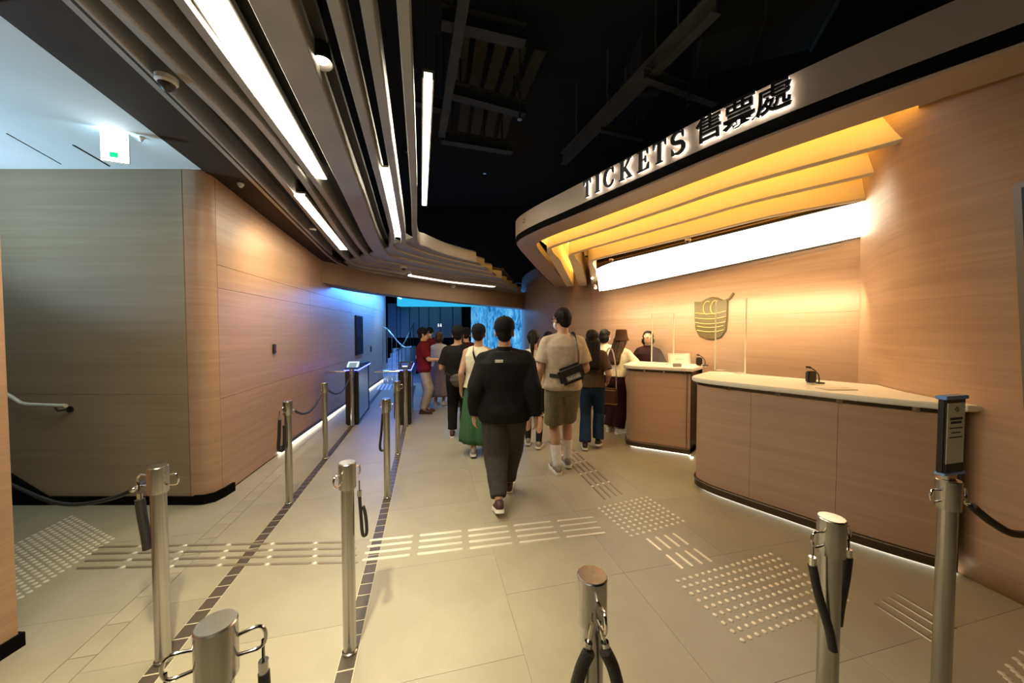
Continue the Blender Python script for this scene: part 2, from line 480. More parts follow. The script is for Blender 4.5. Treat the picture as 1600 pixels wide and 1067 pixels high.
# ---- far wall and enclosure of the dark ceiling void
struct('ceiling', bbox(-8, 6.5, -4, 16, 5.2, 5.35), M_CEIL)
struct('wall_far', bbox(-8, 6.5, 15.9, 16.1, 0, 5.2), mat('navy_wall', (0.02, 0.03, 0.05), 0.7))
struct('wall_outer_left', bbox(-8.1, -7.5, -4, 16, 0, 5.2), M_CEIL)
struct('wall_outer_right', bbox(6.3, 6.5, -4, 16, 0, 5.2), M_CEIL)
struct('wall_void', bbox(-8, 6.5, 10.1, 10.3, 3.0, 5.2), M_CEIL)

# ---- wall to the right of the gates, the back wall of the ticket desk, the flaring right wall
WP = smoothpath([(0.28, 10.2, 0), (0.36, 9.2, 0), (0.62, 8.2, 0), (1.05, 7.45, 0), (1.62, 7.02, 0)], 6)
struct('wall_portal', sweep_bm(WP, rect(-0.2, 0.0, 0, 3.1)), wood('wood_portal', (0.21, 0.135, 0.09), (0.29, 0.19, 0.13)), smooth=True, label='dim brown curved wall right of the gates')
WK = smoothpath([(1.62, 7.02, 0), (2.3, 5.85, 0), (2.95, 4.55, 0), (3.50, 3.46, 0)], 8)
wk = struct('wall_back', sweep_bm(WK, rect(-0.25, -0.016, 0, 3.0)), M_SOFF, label='warm wood clad wall behind the ticket desks')
kk = [0, 8, 16, 24]
for i in range(3):
    for z0, z1 in ((0.0, 0.9), (0.9, 1.8), (1.8, 2.95)):
        obj('panel', sweep_bm(WK[kk[i]:kk[i+1] + 1], rect(-0.018, 0.0, z0 + 0.001, z1 - 0.001)), M_WOOD, wk, smooth=True)
WR0 = smoothpath([(3.52, 3.50, 0), (3.22, 2.98, 0), (3.06, 2.62, 0), (2.985, 2.30, 0), (2.99, 2.05, 0), (3.08, 1.70, 0), (3.35, 1.15, 0), (3.7, 0.5, 0)], 8)
WR1 = smoothpath([(3.52, 3.52, 2.9), (2.90, 2.90, 2.9), (2.60, 2.55, 2.9), (2.46, 2.26, 2.9), (2.55, 1.92, 2.9), (2.80, 1.56, 2.9), (3.2, 1.02, 2.9), (3.6, 0.4, 2.9)], 8)
def wall_right_pt(i, z):
    a, b = WR0[i], WR1[i]
    t = max(0.0, (z - 1.0) / 1.9); t = t * t * (1.6 - 0.6 * t)
    return Vector((a.x + (b.x - a.x) * t, a.y + (b.y - a.y) * t, z))
def wr_patch(i0, i1, z0, z1, off=0.0, nz=16):
    bm = bmesh.new(); rows = []
    for k in range(nz + 1):
        z = z0 + (z1 - z0) * k / nz
        rows.append([bm.verts.new(wall_right_pt(i, z)) for i in range(i0, i1 + 1)])
    for r, s in zip(rows, rows[1:]):
        for k in range(len(r) - 1): bm.faces.new((r[k], r[k+1], s[k+1], s[k]))
    bmesh.ops.recalc_face_normals(bm, faces=bm.faces[:])
    return bm
def solid(o, t, off=-1):
    m = o.modifiers.new('thick', 'SOLIDIFY'); m.thickness = t; m.offset = off; return o
wr = struct('wall_right', wr_patch(0, 56, 0.0, 3.05), M_SOFF, smooth=True, label='curved wood clad wall flaring up to the canopy')
wr.modifiers.new('thick', 'SOLIDIFY').thickness = 0.15
# panels stand 14 mm proud of the core, towards the hall
for (i0, i1) in ((0, 37), (37, 56)):
    for (z0, z1) in ((0.0, 3.05),):
        bm = wr_patch(i0, i1, z0 + 0.0015, z1 - 0.0015)
        bmesh.ops.recalc_face_normals(bm, faces=bm.faces[:])
        me = mesh_from(bm, 'panel', True)
        o = obj('panel', me, M_WOOD, wr)
        # shift the leaf off the core along the plan normal
        for v in me.vertices:
            v.co += Vector((-0.8, -0.6, 0)) * 0.016
        m = o.modifiers.new('thick', 'SOLIDIFY'); m.thickness = 0.012; m.offset = 0

# ---- slatted ceiling: deep blades that run over the lanes and bend right above the gates
S8 = [Cc(*p) for p in ((630, 0), (640, 176), (647, 308), (650, 378))]
turn1 = [(-3.12, 6.35), (-2.76, 7.05), (-1.75, 7.9), (-0.6, 8.72), (0.22, 9.3)]
turn8 = [(-1.40, 5.06), (-1.33, 5.36), (-1.13, 5.72), (-0.9, 5.98), (-0.66, 6.22)]
straight = {
    2: ((165, 0), (412, 250)),
    3: ((223, 0), (450, 250)),
    4: ((279, 0), (499, 294)),
    5: ((420, 0), (543, 285)),
    6: ((520, 0), (612, 360)),
    7: ((572, 0), (629, 362)),
}
frac = {1: 0.0, 2: 0.13, 3: 0.27, 4: 0.41, 5: 0.57, 6: 0.73, 7: 0.87, 8: 1.0}
labels = {1: 'outermost taupe ceiling blade, next to the brown soffit', 2: 'second taupe ceiling blade from the brown soffit',
          3: 'third taupe ceiling blade from the brown soffit', 4: 'taupe ceiling blade on the soffit side of the long strip light',
          5: 'wide taupe ceiling blade on the void side of the long strip light', 6: 'taupe ceiling blade right of the hanging spotlight',
          7: 'second taupe ceiling blade from the dark void', 8: 'innermost taupe ceiling blade at the edge of the dark void'}
SL = {}; SLP = {}
for k in range(1, 9):
    f = frac[k]
    if k == 1: base = S1[:-1]
    elif k == 8: base = [ext_back(S8, -0.8)] + S8[:-1]
    else:
        base = [Cc(*p) for p in straight[k]]
        base = [ext_back(base, -1.3)] + base
    tn = []
    for (a, b), (c, d) in zip(turn1, turn8):
        x, y = a + (c - a) * f, b + (d - b) * f
        tn.append(Vector((x, y, zc(y))))
    base = [p for p in base if p.y < tn[0].y - 0.35]
    path = smoothpath(base + tn, 7)
    for p in path: p.z = zc(p.y)
    SL[k] = path
    w = {1: 0.045, 5: 0.10}.get(k, 0.033)
    prof = [(-w, 0.012), (-w + 0.008, 0), (w - 0.008, 0), (w, 0.012), (w, 0.17), (w - 0.03, 0.20), (-w + 0.03, 0.20), (-w, 0.17)]
    SLP[k] = prof
# dark decking above the blades over the soffit side
bm = bmesh.new()
pa, pb = offset_path(SL[1], -0.1), offset_path(SL[5], 0.16)
n = 40
def resample(path, n):
    ds = [0]
    for a, b in zip(path, path[1:]): ds.append(ds[-1] + (b - a).length)
    out = []; j = 0
    for i in range(n):
        s = ds[-1] * i / (n - 1)
        while j < len(ds) - 2 and ds[j+1] < s: j += 1
        out.append(path[j].lerp(path[j+1], (s - ds[j]) / max(1e-6, ds[j+1] - ds[j])))
    return out
qa, qb = resample(pa, n), resample(pb, n)
va = [bm.verts.new(p + Vector((0, 0, 0.205))) for p in qa]; vb = [bm.verts.new(p + Vector((0, 0, 0.205))) for p in qb]
for i in range(n - 1): bm.faces.new((va[i], va[i+1], vb[i+1], vb[i]))
o = struct('ceiling_deck', bm, mat('deck_brown', (0.045, 0.038, 0.032), 0.7)); solid(o, 0.04, 1)
# deck over the bend where the blades pack together
bm = bmesh.new()
qa, qb = resample(SL[1][-29:], 24), resample(SL[8][-29:], 24)
va = [bm.verts.new(p + Vector((0, 0, 0.06))) for p in qa]; vb = [bm.verts.new(p + Vector((0, 0, 0.06))) for p in qb]
for i in range(23): bm.faces.new((va[i], va[i+1], vb[i+1], vb[i]))
o = struct('ceiling_bend', bm, M_SLAT); solid(o, 0.03, 1)
slats = struct('ceiling_slats', sweep_bm(SL[1], SLP[1]), M_SLAT, smooth=True, label='slatted ceiling of taupe blades over the queue lanes')
for k in range(2, 9):
    b_ = obj('ceiling_slat', sweep_bm(SL[k], SLP[k]), M_SLAT, slats, smooth=True)
# beam over the gates
BP = smoothpath([(-3.46, 5.95, 0), (-3.15, 6.37, 0), (-2.76, 7.10, 0), (-1.75, 7.96, 0), (-0.6, 8.78, 0), (0.5, 9.55, 0)], 6)
for p in BP: p.z = zc(p.y)
struct('trim_gate_beam', sweep_bm(BP, rect(-0.35, 0.0, -0.38, 0.06)), mat('beam_brown', (0.25, 0.165, 0.10), 0.5, var=0.06, scale=3), smooth=True, label='brown curved beam over the entrance gates')
# ================================================================== CEILING LIGHTS
def strip_light(name, pts, w, dz, label, emat, power, h=0.03, cat='strip light', group=None):
    """linear luminaire: housing and glowing diffuser along a path"""
    t = thing(name, label, cat, (pts[0].x, pts[0].y, pts[0].z + dz), group=group)
    path = [p + Vector((0, 0, dz)) for p in pts]
    obj('housing', sweep_bm(path, [(-w/2 - 0.012, 0.004), (-w/2, 0.004), (-w/2, h), (w/2, h), (w/2, 0.004), (w/2 + 0.012, 0.004), (w/2 + 0.012, h + 0.02), (-w/2 - 0.012, h + 0.02)]), M_SLAT, t)
    obj('diffuser', sweep_bm(path, rect(-w/2 + 0.001, w/2 - 0.001, 0.0, h - 0.002)), emat, t)
    a, b = path[0], path[-1]
    mid = (a + b) / 2; ln = (b - a).length
    l = bpy.data.lights.new(name + '_lamp', 'AREA'); l.shape = 'RECTANGLE'; l.size = ln * 0.95; l.size_y = w; l.energy = power; l.color = NEUT
    o = bpy.data.objects.new('lamp', l); COL.objects.link(o)
    d = (b - a).normalized(); side = d.cross(Vector((0, 0, 1))).normalized(); up = side.cross(d)
    R = Matrix((d, -side, up)).transposed().to_4x4()      # -Z looks down
    o.matrix_world = Matrix.Translation(mid + Vector((0, 0, -0.012))) @ R
    o.parent = t; o.matrix_parent_inverse = Matrix.Translation(-Vector(t.location))
    return t
A0, A1 = Cc(328, 8), Cc(497, 284)
strip_light('strip_light', resample([ext_back([A0, A1], -0.9), A0, A1], 8), 0.15, 0.03, 'longest ceiling strip light, running out of the top edge', E_STRIP, 60)
strip_light('strip_light', [Cc(468, 305), Cc(537, 389)], 0.10, -0.012, 'short ceiling strip light just above the wood wall', E_STRIP, 9)
strip_light('strip_light', [Cc(600, 275), Cc(624, 376)], 0.11, 0.05, 'short ceiling strip light between the two innermost blades', E_STRIP, 8)
fp = [Cc(640, 428), Cc(700, 438), Cc(772, 446)]
strip_light('strip_light', fp, 0.16, -0.035, 'thin ceiling strip light above the gate beam', em('strip_far', NEUT, 3), 4)
# hanging linear pendant in the void
pz = 3.45
p0 = G(669, 124, pz); p1 = G(663, 321, pz)
pt = strip_light('pendant_light', [p0, p1], 0.06, 0.0, 'slim white linear pendant hanging in the dark ceiling void', E_PEND, 34, 0.05, cat='pendant light')
for q in (0.12, 0.88):
    p = p0.lerp(p1, q); obj('hanger', tube_bm([p + Vector((0, 0, 0.07)), Vector((p.x, p.y, 5.2))], 0.006, 6), M_GRIME, pt)

# ---- spotlights on the ceiling track
def spotlight(loc, target, power, col, label, ang=60, blend=0.7, drop=1.2):
    loc = Vector(loc)
    t = thing('spotlight', label, 'spotlight', loc, group='track spotlights')
    d = (Vector(target) - loc).normalized(); q = d.to_track_quat('Z', 'Y').to_matrix().to_4x4()
    M = Matrix.Translation(loc) @ q
    bm = bmesh.new(); lathe(bm, [(0.02, -0.14), (0.045, -0.13), (0.052, -0.02), (0.062, 0.03), (0.058, 0.03), (0.045, -0.01), (0.0, -0.01)], 20); bm.transform(M)
    obj('head', bm, M_DMETAL, t, smooth=True)
    bm = bmesh.new(); lathe(bm, [(0.0, -0.005), (0.043, -0.005), (0.043, 0.004), (0.0, 0.008)], 20); bm.transform(M)
    obj('lens', bm, em('spot_lens', NEUT, 16), t)
    bm = bmesh.new(); tube(bm, [loc + d * -0.1, loc + Vector((0, 0, 0.12)), loc + Vector((0, 0, drop))], 0.011, 8)
    obj('stem', bm, M_DMETAL, t)
    l = bpy.data.lights.new('spot', 'SPOT'); l.energy = power; l.color = col; l.spot_size = math.radians(ang); l.spot_blend = blend; l.shadow_soft_size = 0.05
    o = bpy.data.objects.new('lamp', l); COL.objects.link(o); o.location = loc + d * 0.045
    o.rotation_euler = d.to_track_quat('-Z', 'Y').to_euler()
    o.parent = t; o.matrix_parent_inverse = Matrix.Translation(-loc)
    return t
SP = G(503, 92, 3.22)
spotlight(SP, (-0.9, 1.9, 0.0), 60, WARM, 'track spotlight hanging between the ceiling blades', 75, 0.9)
# ================================================================== TICKET CANOPY
L0 = [(3.6, 0.2), (2.85, 0.95), (2.29, 1.54), (1.87, 2.02), (1.49, 2.54), (1.10, 3.175), (0.60, 3.99), (0.36, 4.36), (0.15, 4.76), (0.065, 5.05)]
ZL = 2.87
ret0 = [(0.10, 5.32, ZL - 0.02), (0.28, 5.80, ZL - 0.1), (0.60, 6.6, ZL - 0.24), (0.88, 7.32, ZL - 0.33)]
LP = smoothpath([(x, y, ZL) for x, y in L0] + ret0, 6)     # travel: from the right, to the tip, then back
nmain = 6 * (len(L0) - 1)
# canopy inner side is on the right-hand side of travel
def nrm_right(p, path): return None
canopy = thing('ticket_canopy', 'sweeping ticket desk canopy with warm lit nested ribs', 'canopy', (1.2, 3.2, 2.87))
def flat_ext(path): return [Vector((p.x, p.y, p.z)) for p in path]
obj('lip', sweep_bm(LP, [(0.0, 0.02), (0.02, 0.0), (0.30, 0.0), (0.30, 0.11), (0.0, 0.11)]), M_FASC, canopy, smooth=True)
obj('shadow_gap', sweep_bm(LP, rect(0.035, 0.28, 0.10, 0.16)), M_BLACK, canopy, smooth=True)
blk = [(0.002, 0.025), (0.006, 0.085)]
obj('black_band', sweep_bm(LP, rect(-0.006, 0.03, 0.012, 0.092)), M_BLACK, canopy, smooth=True)
obj('fascia', sweep_bm(LP[:nmain + 8], rect(-0.01, 0.16, 0.088, 0.315)), M_FASC, canopy, smooth=True)
tips = {1: (0.52, 0.50, (0.53, 5.28), (1.13, 7.22), 0.065, 0.20), 2: (0.84, 0.80, (0.88, 5.38), (1.36, 7.10), 0.13, 0.22), 3: (1.22, 1.18, (1.22, 5.55), (1.60, 6.98), 0.19, 0.14)}
RIB = {}; GAP = {1: 0.21, 2: 0.27, 3: 0.33}
main = smoothpath([(x, y, ZL) for x, y in L0], 6)
endpx = {1: (2.46, 2.24), 2: (2.62, 2.55), 3: (2.90, 2.86)}
for k, (o1, o2, tip, back, dz, wdt) in tips.items():
    off = offset_path(main, o1)
    ex = endpx[k]
    pts = [Vector((ex[0] + 0.25, ex[1] - 0.30, ZL - dz)), Vector((ex[0], ex[1], ZL - dz))]
    for p in off[::5]:
        if p.y > ex[1] + 0.35 and p.y < tip[1] - 0.75 and p.x > tip[0] + 0.2: pts.append(Vector((p.x, p.y, ZL - dz)))
    pts.append(Vector((tip[0] + 0.06, tip[1] - 0.32, ZL - dz)))
    pts.append(Vector((tip[0], tip[1], ZL - dz)))
    pts.append(Vector((tip[0] + 0.10, tip[1] + 0.36, ZL - dz - 0.06)))
    pts.append(Vector((back[0], back[1], 2.52)))
    path = smoothpath(pts, 6)
    RIB[k] = path
    bm = bmesh.new(); rings = []
    for p, n_ in zip(path, normals2d(path)):
        w_ = 0.045 + (wdt * 0.75 - 0.045) * max(0.0, min(1.0, (p.y - tip[1] + 0.25) / 0.6))
        rings.append([bm.verts.new(p + n_ * u_ + Vector((0, 0, v_))) for u_, v_ in ((0, 0.012), (0.012, 0), (w_, 0), (w_, 0.28 + dz), (0, 0.28 + dz))])
    for a, b in zip(rings, rings[1:]):
        for q_ in range(5): bm.faces.new((a[q_], b[q_], b[(q_+1) % 5], a[(q_+1) % 5]))
    bm.faces.new(rings[0]); bm.faces.new(rings[-1][::-1]); bmesh.ops.recalc_face_normals(bm, faces=bm.faces[:])
    obj('rib', bm, M_CREAM, canopy, smooth=True)
    # LED line tucked behind the previous layer, washing this rib
    obj('cove_led', sweep_bm(path[2:], rect(-GAP[k] + 0.012, -GAP[k] + 0.045, 0.17 + dz, 0.19 + dz)), E_COVE, canopy)
obj('cove_led', sweep_bm(RIB[3][2:], rect(0.07, 0.10, 0.25, 0.27)), E_COVE, canopy)  # extra LED line added to brighten the gap above the panel
# closing board above
bm = bmesh.new()
qa = resample(offset_path(LP, 0.15), 40); qb = resample(WK[::-1] if False else [Vector((3.6, 0.4, 0)), Vector((3.3, 1.6, 0)), Vector((3.4, 3.0, 0)), Vector((3.5, 3.46, 0)), Vector((2.95, 4.55, 0)), Vector((2.3, 5.85, 0)), Vector((1.62, 7.02, 0)), Vector((1.1, 7.3, 0))], 40)
va = [bm.verts.new((p.x, p.y, 3.16)) for p in qa]; vb = [bm.verts.new((p.x, p.y, 3.16)) for p in qb]
for i in range(39): bm.faces.new((va[i], va[i+1], vb[i+1], vb[i]))
o = obj('top_board', bm, M_CREAM, canopy); solid(o, 0.03, 1)
# soffit board behind the lip over the right wall
bm = bmesh.new()
qa = resample(offset_path(main[:16], 0.05), 14); qb = resample(offset_path(main[:16], 0.95), 14)
va = [bm.verts.new((p.x, p.y, 2.965)) for p in qa]; vb = [bm.verts.new((p.x, p.y, 2.965)) for p in qb]
for i in range(13): bm.faces.new((va[i], va[i+1], vb[i+1], vb[i]))
o = obj('soffit_board', bm, M_FASC, canopy); solid(o, 0.03, 1)

# ---- luminous panel between the ribs and the back wall
def panel_sheet(off_t, n=24):
    rows = []
    for i in range(n):
        t = i / (n - 1)
        top = Vector((3.28, 3.20, 2.80)).lerp(Vector((1.50, 6.20, 2.75)), t)
        bot = Vector((3.47, 3.44, 2.545)).lerp(Vector((1.70, 6.72, 2.36)), t)
        top += Vector((-0.10, -0.06, 0)) * math.sin(PI * t) * 0.0
        rows.append((top, bot))
    return rows
lp = thing('light_panel', 'long white luminous panel above the ticket desk wall', 'light panel', (2.5, 4.9, 2.5))
rows = panel_sheet(0)
nrm = (rows[-1][0] - rows[0][0]).cross(rows[0][1] - rows[0][0]).normalized()
if nrm.y > 0: nrm = -nrm
def sheet(rows, d0, d1, grow=0.0, round_end=True):
    bm = bmesh.new(); F = []; B = []
    for i, (a, b) in enumerate(rows):
        e = (a - b).normalized() * grow
        cut = 0.0
        if round_end and i >= len(rows) - 3: cut = (0.015, 0.05, 0.10)[i - (len(rows) - 3)]
        a2, b2 = a + e - (a - b) * cut, b - e + (a - b) * cut * 0.4
        F.append((bm.verts.new(a2 + nrm * d1), bm.verts.new(b2 + nrm * d1)))
        B.append((bm.verts.new(a2 + nrm * d0), bm.verts.new(b2 + nrm * d0)))
    for i in range(len(rows) - 1):
        for q in ((F[i][0], F[i+1][0], F[i+1][1], F[i][1]), (B[i][0], B[i][1], B[i+1][1], B[i+1][0]),
                  (F[i][0], B[i][0], B[i+1][0], F[i+1][0]), (F[i][1], F[i+1][1], B[i+1][1], B[i][1])): bm.faces.new(q)
    for i in (0, -1): bm.faces.new((F[i][0], F[i][1], B[i][1], B[i][0]))
    bmesh.ops.recalc_face_normals(bm, faces=bm.faces[:])
    return bm
obj('frame', sheet(rows, -0.05, 0.0, 0.012), M_DMETAL, lp)
obj('diffuser', sheet(rows, 0.0, 0.012), E_PANEL, lp)

# area lamp added in mid-air to brighten the back wall
for k_ in (11,):
    bpt = rows[k_][1] + nrm * 0.55 + Vector((0, 0, -0.10))
    l = bpy.data.lights.new('added_wash', 'AREA'); l.shape = 'RECTANGLE'; l.size = 3.5; l.size_y = 0.10; l.energy = 25; l.color = (1.0, 0.82, 0.52)
    o = bpy.data.objects.new('lamp', l); COL.objects.link(o)
    d_ = (rows[-1][1] - rows[0][1]).normalized(); z_ = -(Vector((0, 0, -1)) - nrm * 0.75).normalized(); y_ = z_.cross(d_).normalized(); x_ = y_.cross(z_)
    o.matrix_world = Matrix.Translation(bpt) @ Matrix((x_, y_, z_)).transposed().to_4x4()
    o.parent = lp; o.matrix_parent_inverse = Matrix.Translation(-Vector(lp.location))
obj('added_wash_rail', tube_bm([rows[1][1] + nrm * 0.03, rows[-4][1] + nrm * 0.03], 0.008, 6), M_DMETAL, lp)  # rail added as a mount for the wash lamp

# ================================================================== TICKETS sign, letter by letter along the fascia
def ribbon(bm, pts, widths, d=0.02):
    """a stroke with swelling width in the letter plane (x, z), thickness d in y"""
    pts = [Vector((p[0], p[1])) for p in pts]; f = []; b = []
    for i, p in enumerate(pts):
        t = (pts[min(i+1, len(pts)-1)] - pts[max(i-1, 0)]).normalized(); n = Vector((-t.y, t.x)) * widths[i] / 2
        f.append((bm.verts.new((p.x + n.x, 0, p.y + n.y)), bm.verts.new((p.x - n.x, 0, p.y - n.y))))
        b.append((bm.verts.new((p.x + n.x, d, p.y + n.y)), bm.verts.new((p.x - n.x, d, p.y - n.y))))
    for i in range(len(pts) - 1):
        for q in ((f[i][0], f[i][1], f[i+1][1], f[i+1][0]), (b[i][0], b[i+1][0], b[i+1][1], b[i][1]),
                  (f[i][0], f[i+1][0], b[i+1][0], b[i][0]), (f[i][1], b[i][1], b[i+1][1], f[i+1][1])): bm.faces.new(q)
    for i in (0, -1): bm.faces.new((f[i][0], b[i][0], b[i][1], f[i][1]))
def bar(bm, x0, x1, z0, z1, d=0.02): box(bm, x0, x1, 0, d, z0, z1)
def tri(bm, pts, d=0.02):
    a = [bm.verts.new((x, 0, z)) for x, z in pts]; b = [bm.verts.new((x, d, z)) for x, z in pts]
    bm.faces.new(a); bm.faces.new(b[::-1])
    for i in range(len(pts)): bm.faces.new((a[i], b[i], b[(i+1) % len(pts)], a[(i+1) % len(pts)]))
def arcpts(cx, cz, rx, rz, a0, a1, n=18):
    return [(cx + rx * math.cos(math.radians(a0 + (a1 - a0) * i / n)), cz + rz * math.sin(math.radians(a0 + (a1 - a0) * i / n))) for i in range(n + 1)]
def letter(ch):       # unit cap height 1, centred on x = 0, serif roman
    bm = bmesh.new(); S, T = 0.20, 0.085
    if ch == 'T':
        bar(bm, -S/2, S/2, 0, 1); bar(bm, -0.38, 0.38, 1 - T, 1); bar(bm, -0.20, 0.20, 0, 0.05)
        tri(bm, [(-0.38, 1), (-0.38, 0.72), (-0.34, 0.72), (-0.26, 1 - T)]); tri(bm, [(0.38, 1), (0.26, 1 - T), (0.34, 0.72), (0.38, 0.72)])
    elif ch == 'I':
        bar(bm, -S/2, S/2, 0, 1); bar(bm, -0.2, 0.2, 0, 0.05); bar(bm, -0.2, 0.2, 0.95, 1)
    elif ch == 'C':
        p = arcpts(0.05, 0.5, 0.38, 0.47, 38, 322, 26)
        w = [0.06 + 0.13 * max(0, math.sin(PI * i / 26)) ** 1.5 for i in range(27)]
        ribbon(bm, p, w); tri(bm, [(0.30, 0.98), (0.30, 0.80), (0.36, 0.66), (0.39, 0.66), (0.39, 0.98)])
        tri(bm, [(0.30, 0.22), (0.33, 0.12), (0.40, 0.22), (0.40, 0.30)])
    elif ch == 'K':
        bar(bm, -0.36, -0.36 + S, 0, 1); bar(bm, -0.47, -0.08, 0, 0.05); bar(bm, -0.47, -0.08, 0.95, 1)
        ribbon(bm, [(-0.2, 0.40), (0.30, 0.96)], [0.07, 0.07]); bar(bm, 0.12, 0.44, 0.95, 1)
        ribbon(bm, [(-0.06, 0.58), (0.38, 0.02)], [0.17, 0.17]); bar(bm, 0.10, 0.5, 0, 0.05)
    elif ch == 'E':
        bar(bm, -0.26, -0.26 + S, 0, 1); bar(bm, -0.37, 0.32, 0.94, 1); bar(bm, -0.37, 0.35, 0, 0.06); bar(bm, -0.1, 0.18, 0.49, 0.55)
        tri(bm, [(0.32, 1), (0.18, 0.94), (0.28, 0.72), (0.32, 0.72)]); tri(bm, [(0.38, 0), (0.38, 0.30), (0.33, 0.30), (0.22, 0.06)])
        tri(bm, [(0.18, 0.68), (0.14, 0.68), (0.10, 0.52), (0.14, 0.36), (0.18, 0.36)])
    elif ch == 'S':
        p = arcpts(0, 0.74, 0.25, 0.23, 40, 240, 14) + [(0.0, 0.51)] + arcpts(0.01, 0.27, 0.27, 0.24, 62, -140, 14)
        n = len(p); w = [0.06 + 0.13 * math.sin(PI * i / (n - 1)) for i in range(n)]
        ribbon(bm, p, w); tri(bm, [(0.18, 0.98), (0.18, 0.84), (0.24, 0.68), (0.27, 0.68), (0.27, 0.98)])
        tri(bm, [(-0.29, 0.02), (-0.29, 0.34), (-0.26, 0.34), (-0.18, 0.16), (-0.18, 0.02)])
    bmesh.ops.recalc_face_normals(bm, faces=bm.faces[:])
    return bm
def cjk(ch):
    cu = bpy.data.curves.new('glyph', 'FONT'); cu.body = ch; cu.size = 1.0; cu.extrude = 0.01; cu.offset = 0.016; cu.resolution_u = 3
    o = bpy.data.objects.new('glyph', cu); COL.objects.link(o)
    bpy.context.view_layer.update()
    me = bpy.data.meshes.new_from_object(o.evaluated_get(bpy.context.evaluated_depsgraph_get()))
    bpy.data.objects.remove(o)
    bm = bmesh.new(); bm.from_mesh(me); bpy.data.meshes.remove(me)
    if not bm.verts: return bm
    xs = [v.co.x for v in bm.verts]; ys = [v.co.y for v in bm.verts]
    cx = (min(xs) + max(xs)) / 2; y0 = min(ys); h = max(ys) - y0
    for v in bm.verts: v.co = Vector(((v.co.x - cx) / h, v.co.z + 0.01, (v.co.y - y0) / h))
    return bm
sign = thing('ticket_sign', 'halo lit dark lettering TICKETS with Chinese characters on the canopy fascia', 'sign', (1.2, 3.0, 2.95))
FA = main
def fascia_at(px):
    r = (px - 800) / FPX
    for a, b in zip(FA, FA[1:]):
        fa, fb = a.x - r * a.y, b.x - r * b.y
        if fa * fb <= 0:
            t = fa / (fa - fb); return a.lerp(b, t), (a - b).normalized()
    return FA[0], (FA[0] - FA[1]).normalized()
M_LET = mat('letter_dark', (0.02, 0.017, 0.015), 0.4, 0.3)
LH = 0.175
for ch, px, w in (('T', 921, .75), ('I', 937, .9), ('C', 954, .85), ('K', 980, .85), ('E', 1007, .9), ('T', 1032, .9), ('S', 1060, 1.0), ('售', 1106, 1.0), ('票', 1152, 1.0), ('處', 1204, 1.0)):
    p, tg = fascia_at(px)
    tg.z = 0; tg.normalize()
    n = Vector((tg.y, -tg.x, 0))
    if n.y > 0: n = -n                       # outward, towards the hall
    bm = letter(ch) if ord(ch) < 128 else cjk(ch)
    hh = LH if ord(ch) < 128 else LH * 1.08
    bk = bm.copy()
    base = p + n * 0.055 + Vector((0, 0, 0.115))
    X = tg if tg.x > 0 else -tg
    M = Matrix(((X.x * hh * w, -n.x, 0, base.x), (X.y * hh * w, -n.y, 0, base.y), (0, 0, hh, base.z), (0, 0, 0, 1)))
    for v in bk.verts: v.co.y = 0.021 if v.co.y < 0.012 else 0.026
    bm.transform(M); bk.transform(M)
    bmesh.ops.recalc_face_normals(bm, faces=bm.faces[:])
    lo = obj('letter', bm, M_LET, sign)
    obj('halo_led', bk, E_HALO, lo)
# ================================================================== TICKET DESKS
def desk(name, outline, label, front_n, ztop=1.13, splits=3, led=True):
    """outline: closed plan polygon (already rounded); front_n: the first front_n points are the public front"""
    c = sum(outline, Vector((0, 0))) / len(outline)
    t = thing(name, label, 'counter', (c.x, c.y, 0))
    bm = bmesh.new(); prism(bm, inset(outline, 0.075), 0.03, ztop - 0.05); obj('carcass', bm, M_DMETAL, t)
    # curved front panels with fine joints
    fr = [Vector((p.x, p.y, 0)) for p in inset(outline, 0.05)[:front_n]]
    side = 1
    ns = normals2d(fr)
    mid = fr[len(fr)//2]
    if (Vector((c.x, c.y, 0)) - mid).dot(ns[len(fr)//2]) < 0: side = -1
    dense = resample(fr, splits * 12 + 1)
    for k in range(splits):
        seg = dense[k*12:k*12 + 13]
        seg = [seg[0].lerp(seg[1], 0.02)] + seg[1:-1] + [seg[-1].lerp(seg[-2], 0.02)]
        obj('front_panel', sweep_bm(seg, rect(0.0, 0.02 * side, 0.10, ztop - 0.075)), M_WOODC, t, smooth=True)
    obj('plinth', sweep_bm(fr, rect(-0.014 * side, 0.02 * side, 0.028, 0.098)), M_BRONZE, t, smooth=True)
    obj('plinth_trim', sweep_bm(fr, rect(-0.017 * side, 0.0, 0.088, 0.097)), M_STEEL, t, smooth=True)
    if led: obj('plinth_led', sweep_bm(fr, rect(0.056 * side, 0.066 * side, 0.003, 0.016)), E_LED, t)
    obj('reveal', sweep_bm(fr, rect(-0.004 * side, 0.03 * side, ztop - 0.075, ztop - 0.045)), M_BRONZE, t, smooth=True)
    for k in range(1, 12, 2):
        p = dense[int(len(dense) * k / 12)]; 
        obj('bracket', bbox(p.x - 0.012, p.x + 0.012, p.y - 0.022, p.y + 0.012, ztop - 0.078, ztop - 0.044, 0.002), M_STEELT, t)
    wt = bmesh.new(); prism(wt, outline, ztop - 0.042, ztop)
    ed = [e for e in wt.edges if abs(e.verts[0].co.z - e.verts[1].co.z) < 1e-6]
    bmesh.ops.bevel(wt, geom=ed, offset=0.008, segments=2, affect='EDGES')
    obj('worktop', wt, M_WHITE, t, smooth=True)
    return t
V2 = lambda x, y: Vector((x, y))
